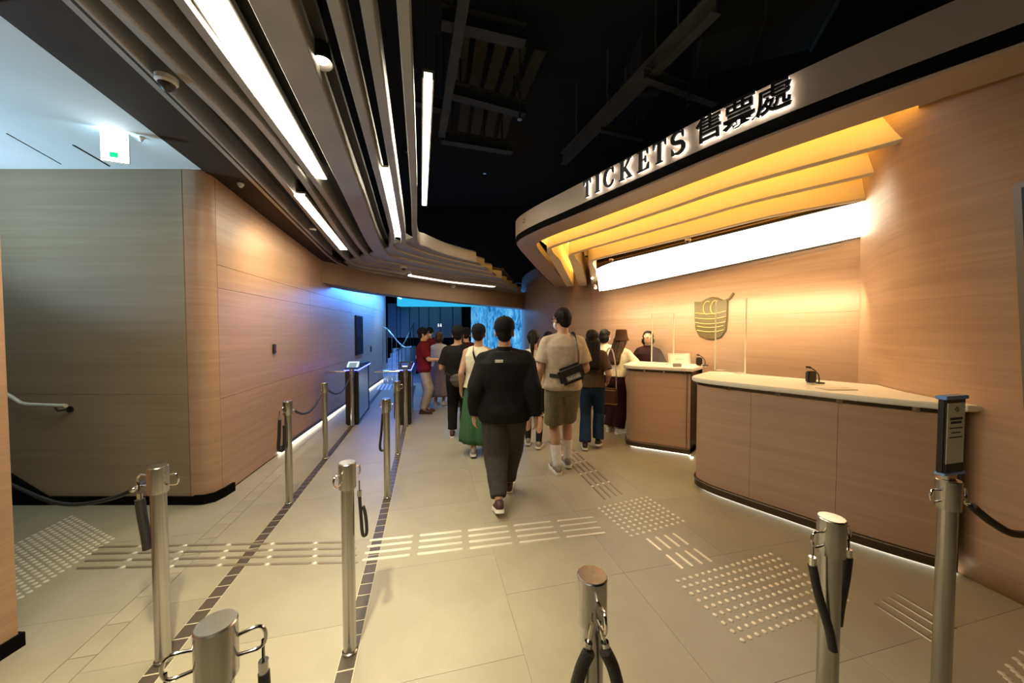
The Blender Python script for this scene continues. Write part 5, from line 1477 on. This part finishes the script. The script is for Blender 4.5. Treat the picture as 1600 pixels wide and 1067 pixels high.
    # ---- trousers / shorts / skirt
    kind, cmat, thigh, kn, cuff, length = bottom
    if kind != 'skirt':
        bm = bmesh.new()
        loft(bm, [(sp(0.80) , .13 * s * build, .10 * s * build), (sp(0.87), .168 * s * build, .125 * s * build), (sp(0.95), .168 * s * build, .122 * s * build), (sp(1.03), .152 * s * build, .108 * s * build)])
        for i, sd in enumerate((-1, 1)):
            hip, knee, ank = J['leg', i][:3]
            if kind == 'shorts':
                e = hip.lerp(knee, length); limb(bm, hip + Vector((sd * 0.0, 0, 0)), e, thigh * s, kn * s, flat1=True)
            else:
                limb(bm, hip, knee, thigh * s, kn * s); e = knee.lerp(ank, length); limb(bm, knee, e, kn * s, cuff * s, flat1=True)
        obj('shorts' if kind == 'shorts' else 'trousers', fuse(bm, 0.0125, 3, 0.007, 8, seed + 3, zstretch=0.6), cmat, t, world=False)
    else:
        # flared skirt with soft folds
        bm = bmesh.new(); nseg = 72; rs = []
        z0, z1 = sp(1.04).z, length
        for j in range(15):
            f = j / 14; z = z0 + (z1 - z0) * f
            rx = (thigh + (cuff - thigh) * min(1, f * 1.15) ** 0.9) * s; ry = rx * 0.78
            c = sp(1.0).lerp(Vector((fx, fy, 0)), f)
            ring = []
            for k in range(nseg):
                an = 2*PI*k/nseg; fold = 1 + 0.07 * f * math.sin(an * 7 + seed) + 0.05 * f * math.sin(an * 12 + seed * 2)
                ring.append(bm.verts.new((c.x + rx * fold * math.cos(an), c.y + ry * fold * math.sin(an), z + 0.006 * math.sin(an * 7 + seed))))
            rs.append(ring)
        for a, b in zip(rs, rs[1:]):
            for k in range(nseg): bm.faces.new((a[k], a[(k+1) % nseg], b[(k+1) % nseg], b[k]))
        bm.faces.new(rs[0])
        bmesh.ops.recalc_face_normals(bm, faces=bm.faces[:])
        o = obj('skirt', bm, cmat, t, world=False, smooth=True); m = o.modifiers.new('t', 'SOLIDIFY'); m.thickness = 0.006
    # ---- top
    kind, tmat, ease, hem, sleeve, cuffr = top
    bm = bmesh.new()
    tb = [z for z in tz if z[0] > hem + 0.02]
    rings = []
    base = [z for z in tz]
    def at(z):
        for a, b in zip(base, base[1:]):
            if a[0] <= z <= b[0]:
                f = (z - a[0]) / (b[0] - a[0]); return a[1] + (b[1] - a[1]) * f, a[2] + (b[2] - a[2]) * f
        return base[0][1:] if z < base[0][0] else base[-1][1:]
    zl = [hem] + [z for z in (0.9, 1.0, 1.08, 1.16, 1.24, 1.32, 1.38) if z > hem + 0.03] + [1.425]
    minw = 0.150 * build if not female else 0.135 * build
    for z in zl:
        rx, ry = at(z); rx = max(rx * build, minw if z < 1.3 else 0); 
        k = ease if z < 1.35 else ease * 0.6
        rings.append((sp(z), (rx + k) * s, (ry * build + k * 0.9) * s))
    loft(bm, rings)
    for i, sd in enumerate((-1, 1)):
        a, e, w = J['arm', i]
        if sleeve != 'none': limb(bm, nk0 + Vector((0, -0.005, 0.0)), a + Vector((0, 0, 0.006)), 0.060 * s + ease * 0.1, 0.054 * s + ease * 0.2)
        else: limb(bm, nk0 + Vector((sd * 0.03, -0.005, 0.0)), a.lerp(nk0, 0.3) + Vector((0, 0, 0.004)), 0.058 * s, 0.055 * s)
        if sleeve == 'none': ellipsoid(bm, a + Vector((-sd * 0.03, 0, 0.0)), (0.055 * s, 0.06 * s, 0.06 * s)); continue
        ellipsoid(bm, a, (0.060 * s + ease * .2, 0.064 * s + ease * .2, 0.056 * s))
        if sleeve == 'short': limb(bm, a, a.lerp(e, 0.78), 0.058 * s + ease * 0.25, cuffr * s, flat1=True)
        else:
            limb(bm, a, e, 0.058 * s + ease * 0.28, 0.056 * s + ease * 0.5); limb(bm, e, e.lerp(w, 1.0), 0.056 * s + ease * 0.5, cuffr * s, flat1=True)
    tname = {'jacket': 'jacket', 'tee': 'shirt', 'vest': 'sleeveless_top', 'blouse': 'blouse', 'polo': 'polo_shirt'}[kind]
    top_o = obj(tname, fuse(bm, 0.0125, 3, 0.008 if kind != 'jacket' else 0.016, 7.5 if kind != 'jacket' else 6.0, seed, zstretch=0.8), tmat, t, world=False)
    if kind in ('jacket', 'polo'):
        bm = bmesh.new()
        rr = [(nk0 + Vector((0, -0.004, 0.005)), .085 * s, .078 * s), (nk0 + Vector((0, 0, 0.035 * s)), .074 * s, .070 * s), (nk0 + Vector((0, 0.003, 0.062 * s)), .071 * s, .068 * s)]
        loft(bm, rr, 24); obj('collar', bm, tmat, t, world=False, smooth=True)
    # ---- shoes and socks
    for i, sd in enumerate((-1, 1)):
        hip, knee, ank, pitch, fxx, fyy, fzz = J['leg', i]
        M = Matrix.Translation((ank.x, ank.y, ank.z)) @ Matrix.Rotation(-pitch, 4, 'X') @ Matrix.Rotation(-sd * 0.10, 4, 'Z') @ Matrix.Translation((0, 0, -0.085 * s))
        bm = bmesh.new()
        for c, r in (((0, -0.030, 0.050), (0.038, 0.045, 0.045)), ((0, 0.04, 0.045), (0.040, 0.075, 0.040)), ((0.004 * -sd, 0.125, 0.036), (0.045, 0.065, 0.030)), ((0, -0.01, 0.078), (0.040, 0.048, 0.028))):
            ellipsoid(bm, Vector(c) * s, [q * s for q in r])
        bm.transform(M)
        sh_o = obj('shoe', fuse(bm, 0.008, 3), shoes, t, world=False)
        oln = [(0.0, -0.078), (0.032, -0.066), (0.040, -0.02), (0.040, 0.06), (0.050, 0.12), (0.040, 0.175), (0.0, 0.195), (-0.040, 0.178), (-0.048, 0.12), (-0.040, 0.06), (-0.040, -0.02), (-0.032, -0.066)]
        ol = smoothpath([Vector((x * s, y * s, 0)) for x, y in oln], 3, closed=True)
        bm = bmesh.new(); prism(bm, [(p.x, p.y) for p in ol], 0.0, 0.026 * s); bm.transform(M)
        obj('sole', bm, mat('sole_%0.2f_%0.2f' % (sole[0], sole[1]), sole, 0.6), sh_o, world=False)
        if socks:
            bm = bmesh.new(); limb(bm, ank, ank.lerp(knee, socks[1]), 0.044 * s, 0.058 * s, flat1=True); obj('sock', fuse(bm, 0.008, 2), socks[0], t, world=False)
    # ---- hair
    hstyle, hm = hair
    bm = bmesh.new()
    hk = 0.955 if hstyle == 'short' else 1.0
    ellipsoid(bm, hc + Rh @ Vector((0, -0.014, 0.034)) * hs, (0.088 * hs * hk, 0.103 * hs * hk, 0.097 * hs * hk), R=Rh)
    if hstyle in ('bob', 'long', 'tail'): ellipsoid(bm, hc + Rh @ Vector((0, 0.050, 0.062)) * hs, (0.070 * hs, 0.046 * hs, 0.038 * hs), R=Rh)
    if hstyle == 'short':
        ellipsoid(bm, hc + Rh @ Vector((0, -0.052, -0.012)) * hs, (0.066 * hs, 0.054 * hs, 0.062 * hs), R=Rh)
    elif hstyle == 'bob':
        ellipsoid(bm, hc + Rh @ Vector((0, -0.035, -0.03)) * hs, (0.100 * hs, 0.085 * hs, 0.095 * hs), R=Rh)
    elif hstyle == 'tail':
        ellipsoid(bm, hc + Rh @ Vector((0, -0.050, -0.005)) * hs, (0.07 * hs, 0.06 * hs, 0.07 * hs), R=Rh)
        limb(bm, hc + Rh @ Vector((0, -0.11, 0.03)) * hs, hc + Rh @ Vector((0, -0.14, -0.10)) * hs, 0.035 * hs, 0.03 * hs); limb(bm, hc + Rh @ Vector((0, -0.14, -0.10)) * hs, hc + Rh @ Vector((0, -0.125, -0.24)) * hs, 0.03 * hs, 0.012 * hs)
    elif hstyle == 'long':
        ellipsoid(bm, hc + Rh @ Vector((0, -0.03, -0.04)) * hs, (0.098 * hs, 0.080 * hs, 0.10 * hs), R=Rh)
        bk = sp(1.20) + Vector((0, -0.125 * hs, 0))
        for dx in (-0.05, 0, 0.05):
            limb(bm, hc + Rh @ Vector((dx, -0.06, -0.05)) * hs, bk + Vector((dx * 1.3 * hs, 0, 0)), 0.060 * hs, 0.050 * hs)
    obj('hair', fuse(bm, 0.009, 1, 0.004, 30, seed, zstretch=0.25), hm, t, world=False)
    # ---- headgear
    if hat:
        kind, m_ = hat
        if kind == 'cap':
            bm = bmesh.new(); prof = [(0.0, 0.110), (0.035, 0.106), (0.065, 0.090), (0.085, 0.060), (0.092, 0.025), (0.092, -0.002), (0.086, -0.002), (0.084, 0.02)]
            lathe(bm, [(r * hs, z * hs) for r, z in prof], 28); bm.transform(Matrix.Diagonal((0.98, 1.14, 1.0, 1.0)))
            bm.transform(Matrix.Translation(hc + Rh @ Vector((0, -0.012, 0.038)) * hs) @ Rh.to_4x4() @ Matrix.Rotation(0.06, 4, 'X'))
            co = obj('cap', bm, m_, t, world=False, smooth=True)
            bm = bmesh.new(); ol = [(-0.080, 0.045), (-0.075, 0.10), (-0.05, 0.145), (0, 0.160), (0.05, 0.145), (0.075, 0.10), (0.080, 0.045)]
            prism(bm, [(x * hs, y * hs) for x, y in ol], 0.0, 0.006 * hs); bm.transform(Matrix.Translation(hc + Rh @ Vector((0, -0.005, 0.042)) * hs) @ Rh.to_4x4() @ Matrix.Rotation(-0.12, 4, 'X')); obj('brim', bm, m_, co, world=False)
            bm = bmesh.new(); ellipsoid(bm, hc + Rh @ Vector((0, -0.012, 0.149)) * hs, (0.009 * hs, 0.009 * hs, 0.006 * hs), 8, 6); obj('button', bm, m_, co, world=False)
        else:
            bm = bmesh.new(); prof = [(0.0, 0.120), (0.07, 0.118), (0.082, 0.108), (0.094, 0.02), (0.098, 0.0), (0.125, -0.055), (0.122, -0.056), (0.095, -0.004)]
            lathe(bm, [(r * hs, z * hs) for r, z in prof], 28); bm.transform(Matrix.Translation(hc + Rh @ Vector((0, -0.012, 0.042)) * hs) @ Rh.to_4x4()); co = obj('bucket_hat', bm, m_, t, world=False, smooth=True)
            bm = bmesh.new(); lathe(bm, [(0.0, 0.122 * hs), (0.068 * hs, 0.1205 * hs), (0.066 * hs, 0.117 * hs), (0.0, 0.118 * hs)], 24); bm.transform(Matrix.Translation(hc + Rh @ Vector((0, -0.012, 0.0425)) * hs) @ Rh.to_4x4()); obj('crown', bm, cloth('hat_pink', (0.42, 0.20, 0.15)), co, world=False)
    if mask:
        bm = bmesh.new(); ellipsoid(bm, hc + Rh @ Vector((0, 0.045, -0.048)) * hs, (0.064 * hs, 0.068 * hs, 0.052 * hs), 18, 12, R=Rh)
        bmesh.ops.bisect_plane(bm, geom=bm.verts[:] + bm.edges[:] + bm.faces[:], plane_co=hc + Rh @ Vector((0, 0.03, 0)) * hs, plane_no=Rh @ Vector((0, -1, 0)), clear_outer=True)
        mo = obj('face_mask', bm, mat('mask_white', (0.68, 0.70, 0.70), 0.8), t, world=False, smooth=True)
        for sd in (-1, 1): obj('ear_loop', tube_bm([hc + Rh @ Vector((sd * x, y, z)) * hs for x, y, z in ((0.058, 0.045, -0.03), (0.078, 0.0, 0.01), (0.081, -0.02, 0.0))], 0.003 * hs, 5), mat('mask_white', (0.68, 0.70, 0.70)), mo, world=False)
    if glasses:
        for sd in (-1, 1): obj('glasses_arm', tube_bm([hc + Rh @ Vector((sd * x, y, z)) * hs for x, y, z in ((0.066, 0.085, 0.012), (0.083, 0.0, 0.014), (0.083, -0.03, 0.0))], 0.003 * hs, 5), M_BLACK, t, world=False)
        obj('glasses_rim', tube_bm([hc + Rh @ Vector((x, y, z)) * hs for x, y, z in ((-0.066, 0.088, 0.014), (-0.03, 0.104, 0.012), (0, 0.112, 0.012), (0.03, 0.104, 0.012), (0.066, 0.088, 0.014))], 0.004 * hs, 6), M_BLACK, t, world=False)
    return t, J, sp, s, top_o
def toworld(t, v): return Matrix.Translation(t.location) @ Matrix.Rotation(t.rotation_euler[2], 4, 'Z') @ Vector(v)
def strap(parent, pts, w, m, name='strap', th=0.006):
    """flat strap through points (local), lying on the body"""
    pts = smoothpath(pts, 5); bm = bmesh.new(); f = []
    for i, p in enumerate(pts):
        t = (pts[min(i+1, len(pts)-1)] - pts[max(i-1, 0)]).normalized()
        ax = Vector((p.x, p.y, 0)); 
        ax = ax.normalized() if ax.length > 1e-4 else Vector((0, -1, 0))
        sd = t.cross(ax).normalized() * w / 2; nn_ = sd.cross(t).normalized() * th / 2
        f.append([bm.verts.new(p + sd + nn_), bm.verts.new(p - sd + nn_), bm.verts.new(p - sd - nn_), bm.verts.new(p + sd - nn_)])
    for a, b in zip(f, f[1:]):
        for k in range(4): bm.faces.new((a[k], a[(k+1) % 4], b[(k+1) % 4], b[k]))
    bm.faces.new(f[0][::-1]); bm.faces.new(f[-1]); bmesh.ops.recalc_face_normals(bm, faces=bm.faces[:])
    return obj(name, bm, m, parent, world=False, smooth=True)
BLK = cloth('black', (0.010, 0.009, 0.009)); CHAR = cloth('charcoal', (0.052, 0.047, 0.045)); TEE = cloth('beige', (0.50, 0.40, 0.29))
OLV = cloth('olive', (0.17, 0.15, 0.095)); WHT = cloth('white', (0.72, 0.66, 0.50)); GRN = cloth('green', (0.050, 0.125, 0.060)); RED = cloth('red', (0.13, 0.007, 0.009))
BEI = cloth('stone', (0.36, 0.31, 0.23)); MAU = cloth('mauve', (0.22, 0.175, 0.17)); MAR = cloth('maroon', (0.045, 0.010, 0.010)); JEAN = cloth('denim', (0.016, 0.034, 0.080))
BRT = cloth('brown_top', (0.075, 0.050, 0.034)); WINE = cloth('wine', (0.030, 0.010, 0.012)); HATB = cloth('hat_brown', (0.070, 0.028, 0.018)); CAPB = cloth('cap_black', (0.008, 0.008, 0.010))
SHBR = mat('shoe_brown', (0.055, 0.018, 0.014), 0.6); SHGR = mat('shoe_grey', (0.25, 0.21, 0.17), 0.7, var=0.3, scale=20); SHBK = mat('shoe_black', (0.02, 0.017, 0.015), 0.6); SHWH = mat('shoe_white', (0.55, 0.5, 0.42), 0.6)
SOCK = cloth('sock_white', (0.75, 0.72, 0.66)); SOCKB = cloth('sock_black', (0.015, 0.015, 0.018))

# 1 man in black jacket walking away, nearest the camera
p1 = person('man in black cap, black jacket and baggy grey trousers walking away in the centre', (-0.05, 2.92), 0.06, 1.735,
    [(-0.06, 0.02, 0.0, 0.35), (0.05, 0.50, 0.0, -0.05)], [(-0.28, 0.27, 0.83), (0.28, 0.22, 0.83)],
    ('jacket', BLK, 0.062, 0.80, 'long', 0.056), ('long', CHAR, 0.132, 0.118, 0.068, 0.92), SHBR, ('short', HAIRB), ('cap', CAPB), seed=1.0, build=1.12, lean=0.05, hip_drop=0.035)
sp1 = p1[2]; c = sp1(1.325)
obj('back_label', bbox(-0.035, 0.035, -0.003, 0.003, -0.012, 0.012, M=Matrix.Translation(c + Vector((-0.055, -0.192, 0.02))) @ Matrix.Rotation(0.25, 4, 'X')), SOCK, p1[4], world=False)
# 2 man in beige tee
p2 = person('tall man in beige tee and olive shorts with black sling bag', (0.585, 3.86), 0.10, 1.855,
    [(-0.075, 0.0, 0.0, 0.0), (0.085, 0.16, 0.0, 0.08)], [(-0.23, 0.28, 1.02), (0.23, 0.30, 1.06)],
    ('tee', TEE, 0.036, 0.86, 'short', 0.082), ('shorts', OLV, 0.112, 0.105, 0.1, 0.95), SHGR, ('short', HAIRB), mask=True, glasses=True, seed=2.0, head=(0.35, 0.0), socks=(SOCK, 0.50), build=1.05)
# 3 woman in white sleeveless top and green skirt
p3 = person('person in white sleeveless top and long green skirt with black strap', (-0.44, 4.40), 0.0, 1.675,
    [(-0.05, -0.05, 0.0, 0.15), (0.07, 0.22, 0.0, 0.3)], [(-0.225, 0.10, 0.83), (0.225, 0.10, 0.83)],
    ('vest', WHT, 0.030, 0.90, 'none', 0.07), ('skirt', GRN, 0.165, 0.2, 0.245, 0.16), SHGR, ('short', HAIRB), ('cap', CAPB), seed=3.3, female=True, build=1.05, hip_drop=0.015)
strap(p3[0], [p3[2](1.42) + Vector((-0.06, -0.02, 0.01)), p3[2](1.36) + Vector((-0.055, -0.125, 0)), p3[2](1.2) + Vector((0.0, -0.155, 0)), p3[2](1.05) + Vector((0.08, -0.15, 0)), p3[2](0.97) + Vector((0.16, -0.09, 0))], 0.028, BLK, 'strap')
# 4 man in black tee with grey bag
p4 = person('man all in black with cap and grey bag behind the waist', (-0.80, 5.12), 0.05, 1.655,
    [(-0.10, 0.06, 0.0, 0.0), (0.09, -0.02, 0.0, 0.25)], [(-0.20, 0.26, 1.02), (0.21, 0.22, 0.98)],
    ('tee', BLK, 0.035, 0.88, 'short', 0.078), ('long', BLK, 0.100, 0.082, 0.072, 0.92), SHBR, ('short', HAIRB), ('cap', CAPB), seed=4.1)
# 5 attendant in red shirt, facing right
p5 = person('attendant in dark red shirt, black cap and stone trousers facing right', (-1.73, 6.72), -PI/2 + 0.1, 1.64,
    [(-0.08, 0.02, 0.0, 0.0), (0.09, 0.0, 0.0, 0.0)], [(-0.16, 0.30, 1.02), (0.12, 0.36, 1.05)],
    ('polo', RED, 0.040, 0.84, 'short', 0.085), ('long', BEI, 0.100, 0.085, 0.072, 0.95), SHBR, ('short', HAIRB), ('cap', CAPB), seed=5.2, head=(0.0, -0.12), sole=(0.05, 0.03, 0.02))
# 6 second attendant, facing the camera, behind
p5b = person('second attendant in red shirt with face mask, facing the camera behind the first', (-1.98, 8.3), PI - 0.25, 1.66,
    [(-0.09, 0.0, 0.0, 0.0), (0.09, 0.0, 0.0, 0.0)], [(-0.22, 0.15, 0.95), (0.20, 0.24, 1.0)],
    ('polo', RED, 0.038, 0.84, 'short', 0.08), ('long', BLK, 0.095, 0.08, 0.07, 0.95), SHBK, ('short', HAIRB), ('cap', CAPB), mask=True, seed=6.2)
# 7 woman with brown bob and mauve skirt
p11 = person('person with brown bob, white top and long mauve skirt at the gates', (-1.56, 7.35), -0.25, 1.57,
    [(-0.08, 0.0, 0.0, 0.0), (0.08, 0.05, 0.0, 0.1)], [(-0.16, 0.26, 0.95), (0.2, 0.2, 0.9)],
    ('blouse', cloth('white_cool', (0.55, 0.52, 0.50)), 0.034, 0.92, 'short', 0.085), ('skirt', MAU, 0.16, 0.2, 0.27, 0.22), SHWH, ('bob', HAIRN), seed=7.0, female=True)
# 8 person in maroon between the black and white figures
p12 = person('person in maroon top and dark cap half hidden in the queue', (-0.90, 6.75), 0.1, 1.64,
    [(-0.09, 0.0, 0.0, 0.0), (0.09, 0.05, 0.0, 0.0)], [(-0.2, 0.2, 0.95), (0.2, 0.2, 0.95)],
    ('tee', MAR, 0.038, 0.86, 'short', 0.08), ('long', CHAR, 0.098, 0.08, 0.07, 0.95), SHBK, ('short', HAIRB), ('cap', CAPB), seed=8.0)
# 9 woman with dark ponytail right of the jacket man
p6 = person('person with dark ponytail, white top and black knee socks beside the central man', (0.28, 4.70), -0.15, 1.60,
    [(-0.07, 0.10, 0.0, 0.1), (0.09, -0.03, 0.0, 0.1)], [(-0.19, 0.22, 0.92), (0.20, 0.24, 0.92)],
    ('tee', WHT, 0.030, 0.88, 'short', 0.075), ('shorts', BLK, 0.10, 0.095, 0.09, 0.85), SHGR, ('tail', HAIRB), seed=9.0, female=True, socks=(SOCKB, 0.92))
# 10 person in cap behind the tall man
p13 = person('person in dark cap almost hidden behind the tall man', (0.70, 6.6), 0.2, 1.56,
    [(-0.08, 0.0, 0.0, 0.0), (0.08, 0.05, 0.0, 0.0)], [(-0.2, 0.2, 0.9), (0.2, 0.2, 0.9)],
    ('tee', BLK, 0.034, 0.86, 'short', 0.078), ('long', JEAN, 0.095, 0.08, 0.07, 0.95), SHBK, ('short', HAIRB), ('cap', CAPB), seed=10.0, female=True)
# 11 woman with long dark hair and jeans
p7 = person('person with long dark hair, brown top and blue jeans', (1.07, 4.62), -0.30, 1.61,
    [(-0.08, -0.03, 0.0, 0.1), (0.08, 0.12, 0.0, 0.2)], [(-0.18, 0.22, 0.95), (0.20, 0.18, 0.9)],
    ('tee', BRT, 0.028, 0.90, 'short', 0.07), ('long', JEAN, 0.098, 0.080, 0.085, 0.97), SHBK, ('long', HAIRB), seed=11.0, female=True)
# 12 person in white tee with mask at the desk
p8 = person('masked person with dark hair, white tee and black trousers at the short counter', (1.63, 6.12), -0.85, 1.62,
    [(-0.08, 0.0, 0.0, 0.0), (0.08, 0.03, 0.0, 0.0)], [(-0.17, 0.25, 0.98), (0.18, 0.28, 0.98)],
    ('tee', WHT, 0.038, 0.88, 'short', 0.085), ('long', BLK, 0.10, 0.085, 0.08, 0.95), SHWH, ('bob', HAIRB), mask=True, seed=12.0, female=True)
# 13 person in bucket hat leaning on the desk end
p9 = person('person in brown bucket hat and white top leaning on the short counter', (1.62, 5.42), -0.95, 1.60,
    [(-0.08, -0.02, 0.0, 0.0), (0.08, 0.0, 0.0, 0.0)], [(-0.12, 0.42, 1.10), (0.16, 0.44, 1.10)],
    ('blouse', WHT, 0.036, 0.95, 'short', 0.09), ('long', WINE, 0.105, 0.095, 0.10, 0.97), SHWH, ('long', HAIRN), ('bucket', HATB), seed=13.0, female=True, lean=0.28)
# 14 clerk behind the desk
p10 = person('ticket clerk with dark hair looking down behind the short counter', (2.20, 5.58), PI - 0.55, 1.60,
    [(-0.09, 0.0, 0.0, 0.0), (0.09, 0.0, 0.0, 0.0)], [(-0.2, 0.25, 1.0), (0.18, 0.25, 1.0)],
    ('polo', WINE, 0.034, 0.86, 'short', 0.08), ('long', BLK, 0.095, 0.08, 0.07, 0.95), SHBK, ('bob', HAIRB), seed=14.0, female=True, lean=0.05, head=(0.1, -0.40))
# ================================================================== BAGS
def W2(pt, v): return toworld(pt[0], v)
# sling bag of the tall man
t0, J0, s0, k0, _ = p2
bg = thing('sling_bag', 'black sling bag with grey printed panel on the tall man', 'bag', t0.location, t0.rotation_euler[2])
cb = s0(1.07) + Vector((0.045, -0.195, -0.03))
MB = Matrix.Translation(cb) @ Matrix.Rotation(-0.35, 4, 'Y')
LEATH = mat('bag_black', (0.014, 0.012, 0.012), 0.5)
obj('pouch', bbox(-0.14, 0.14, -0.045, 0.045, -0.095, 0.095, 0.03, M=MB, seg=3), LEATH, bg, world=False, smooth=True)
obj('panel', bbox(-0.075, 0.085, -0.0475, -0.044, -0.06, -0.005, 0.0012, M=MB), mat('bag_panel', (0.20, 0.19, 0.17), 0.5), bg, world=False)
LG = mat('bag_print', (0.50, 0.48, 0.44), 0.6)
for k, (x, w, h) in enumerate(((-0.060, .012, .034), (-0.040, .016, .022), (-0.016, .010, .034), (0.004, .016, .022), (0.028, .020, .022), (0.052, .012, .034), (0.068, .010, .022))):
    obj('print_mark', bbox(x, x + w, -0.0492, -0.0474, -0.050, -0.050 + h, M=MB), LG, bg, world=False)
obj('zip', tube_bm([MB @ Vector((-0.11, -0.046, 0.045)), MB @ Vector((0.11, -0.046, 0.045))], 0.004, 6), M_DMETAL, bg, world=False)
strap(bg, [s0(0.98) + Vector((0.13, -0.19, 0.04)), s0(1.15) + Vector((0.130, -0.185, 0)), s0(1.28) + Vector((0.125, -0.182, 0)), s0(1.38) + Vector((0.118, -0.10, 0.035)), s0(1.40) + Vector((0.11, 0.0, 0.045)), s0(1.36) + Vector((0.07, 0.12, 0)), s0(1.2) + Vector((-0.05, 0.17, 0)), s0(1.05) + Vector((-0.17, 0.10, 0)), s0(1.02) + Vector((-0.19, -0.06, 0)), s0(1.02) + Vector((-0.08, -0.185, 0))], 0.042, LEATH)
# grey bag of the man in black
t0, J0, s0, k0, _ = p4
bg = thing('waist_bag', 'soft grey bag on the back of the man in black', 'bag', t0.location, t0.rotation_euler[2])
bm = bmesh.new(); cc = s0(0.93) + Vector((0.03, -0.19, 0))
ellipsoid(bm, cc, (0.13, 0.06, 0.085)); ellipsoid(bm, cc + Vector((0, 0, -0.035)), (0.115, 0.065, 0.075)); bm2 = fuse(bm, 0.01, 2, 0.006, 14, 2)
obj('pouch', bm2, cloth('bag_grey', (0.10, 0.085, 0.075)), bg, world=False)
obj('flap', bbox(-0.11, 0.11, -0.07, -0.055, -0.02, 0.06, 0.006, M=Matrix.Translation(cc)), cloth('bag_flap', (0.12, 0.10, 0.09)), bg, world=False)
strap(bg, [cc + Vector((0.11, 0.03, 0.04)), s0(1.05) + Vector((0.185, -0.07, 0)), s0(1.02) + Vector((0.17, 0.10, 0)), s0(1.02) + Vector((-0.16, 0.12, 0)), s0(1.02) + Vector((-0.19, -0.06, 0)), cc + Vector((-0.11, 0.03, 0.05))], 0.03, LEATH)
# brown handbag hanging beside the person in white tee
hb = thing('handbag', 'dark brown shoulder bag hanging between the counter customers', 'bag', (1.44, 5.12, 0.62), -0.5)
obj('pouch', bbox(-0.13, 0.13, -0.05, 0.05, -0.14, 0.13, 0.03, seg=3), mat('bag_brown', (0.075, 0.028, 0.016), 0.5), hb, world=False, smooth=True)
obj('trim', bbox(-0.128, 0.128, -0.0525, 0.0525, -0.105, -0.085, 0.004), mat('bag_tan', (0.30, 0.15, 0.05), 0.5), hb, world=False)
obj('strap', tube_bm(smoothpath([(-0.11, 0, 0.12), (-0.09, 0, 0.45), (-0.03, 0.05, 0.70), (0.04, 0.05, 0.68), (0.10, 0, 0.42), (0.11, 0, 0.12)], 5), 0.009, 8), mat('bag_strap', (0.45, 0.38, 0.3), 0.6), hb, world=False)
# dark phone held by the person beside the central man
t0, J0, s0, k0, _ = p6
w = J0['arm', 1][2]; e = J0['arm', 1][1]; d = (w - e).normalized()
ph = thing('phone', 'dark phone in the hand of the person beside the central man', 'phone', toworld(t0, w + d * 0.1))
obj('case', bbox(-0.036, 0.036, -0.005, 0.005, -0.02, 0.13, 0.004), M_DPLAST, ph, world=False)
obj('screen', bbox(-0.032, 0.032, 0.005, 0.006, -0.015, 0.125), mat('phone_glass', (0.02, 0.02, 0.025), 0.1), ph, world=False)
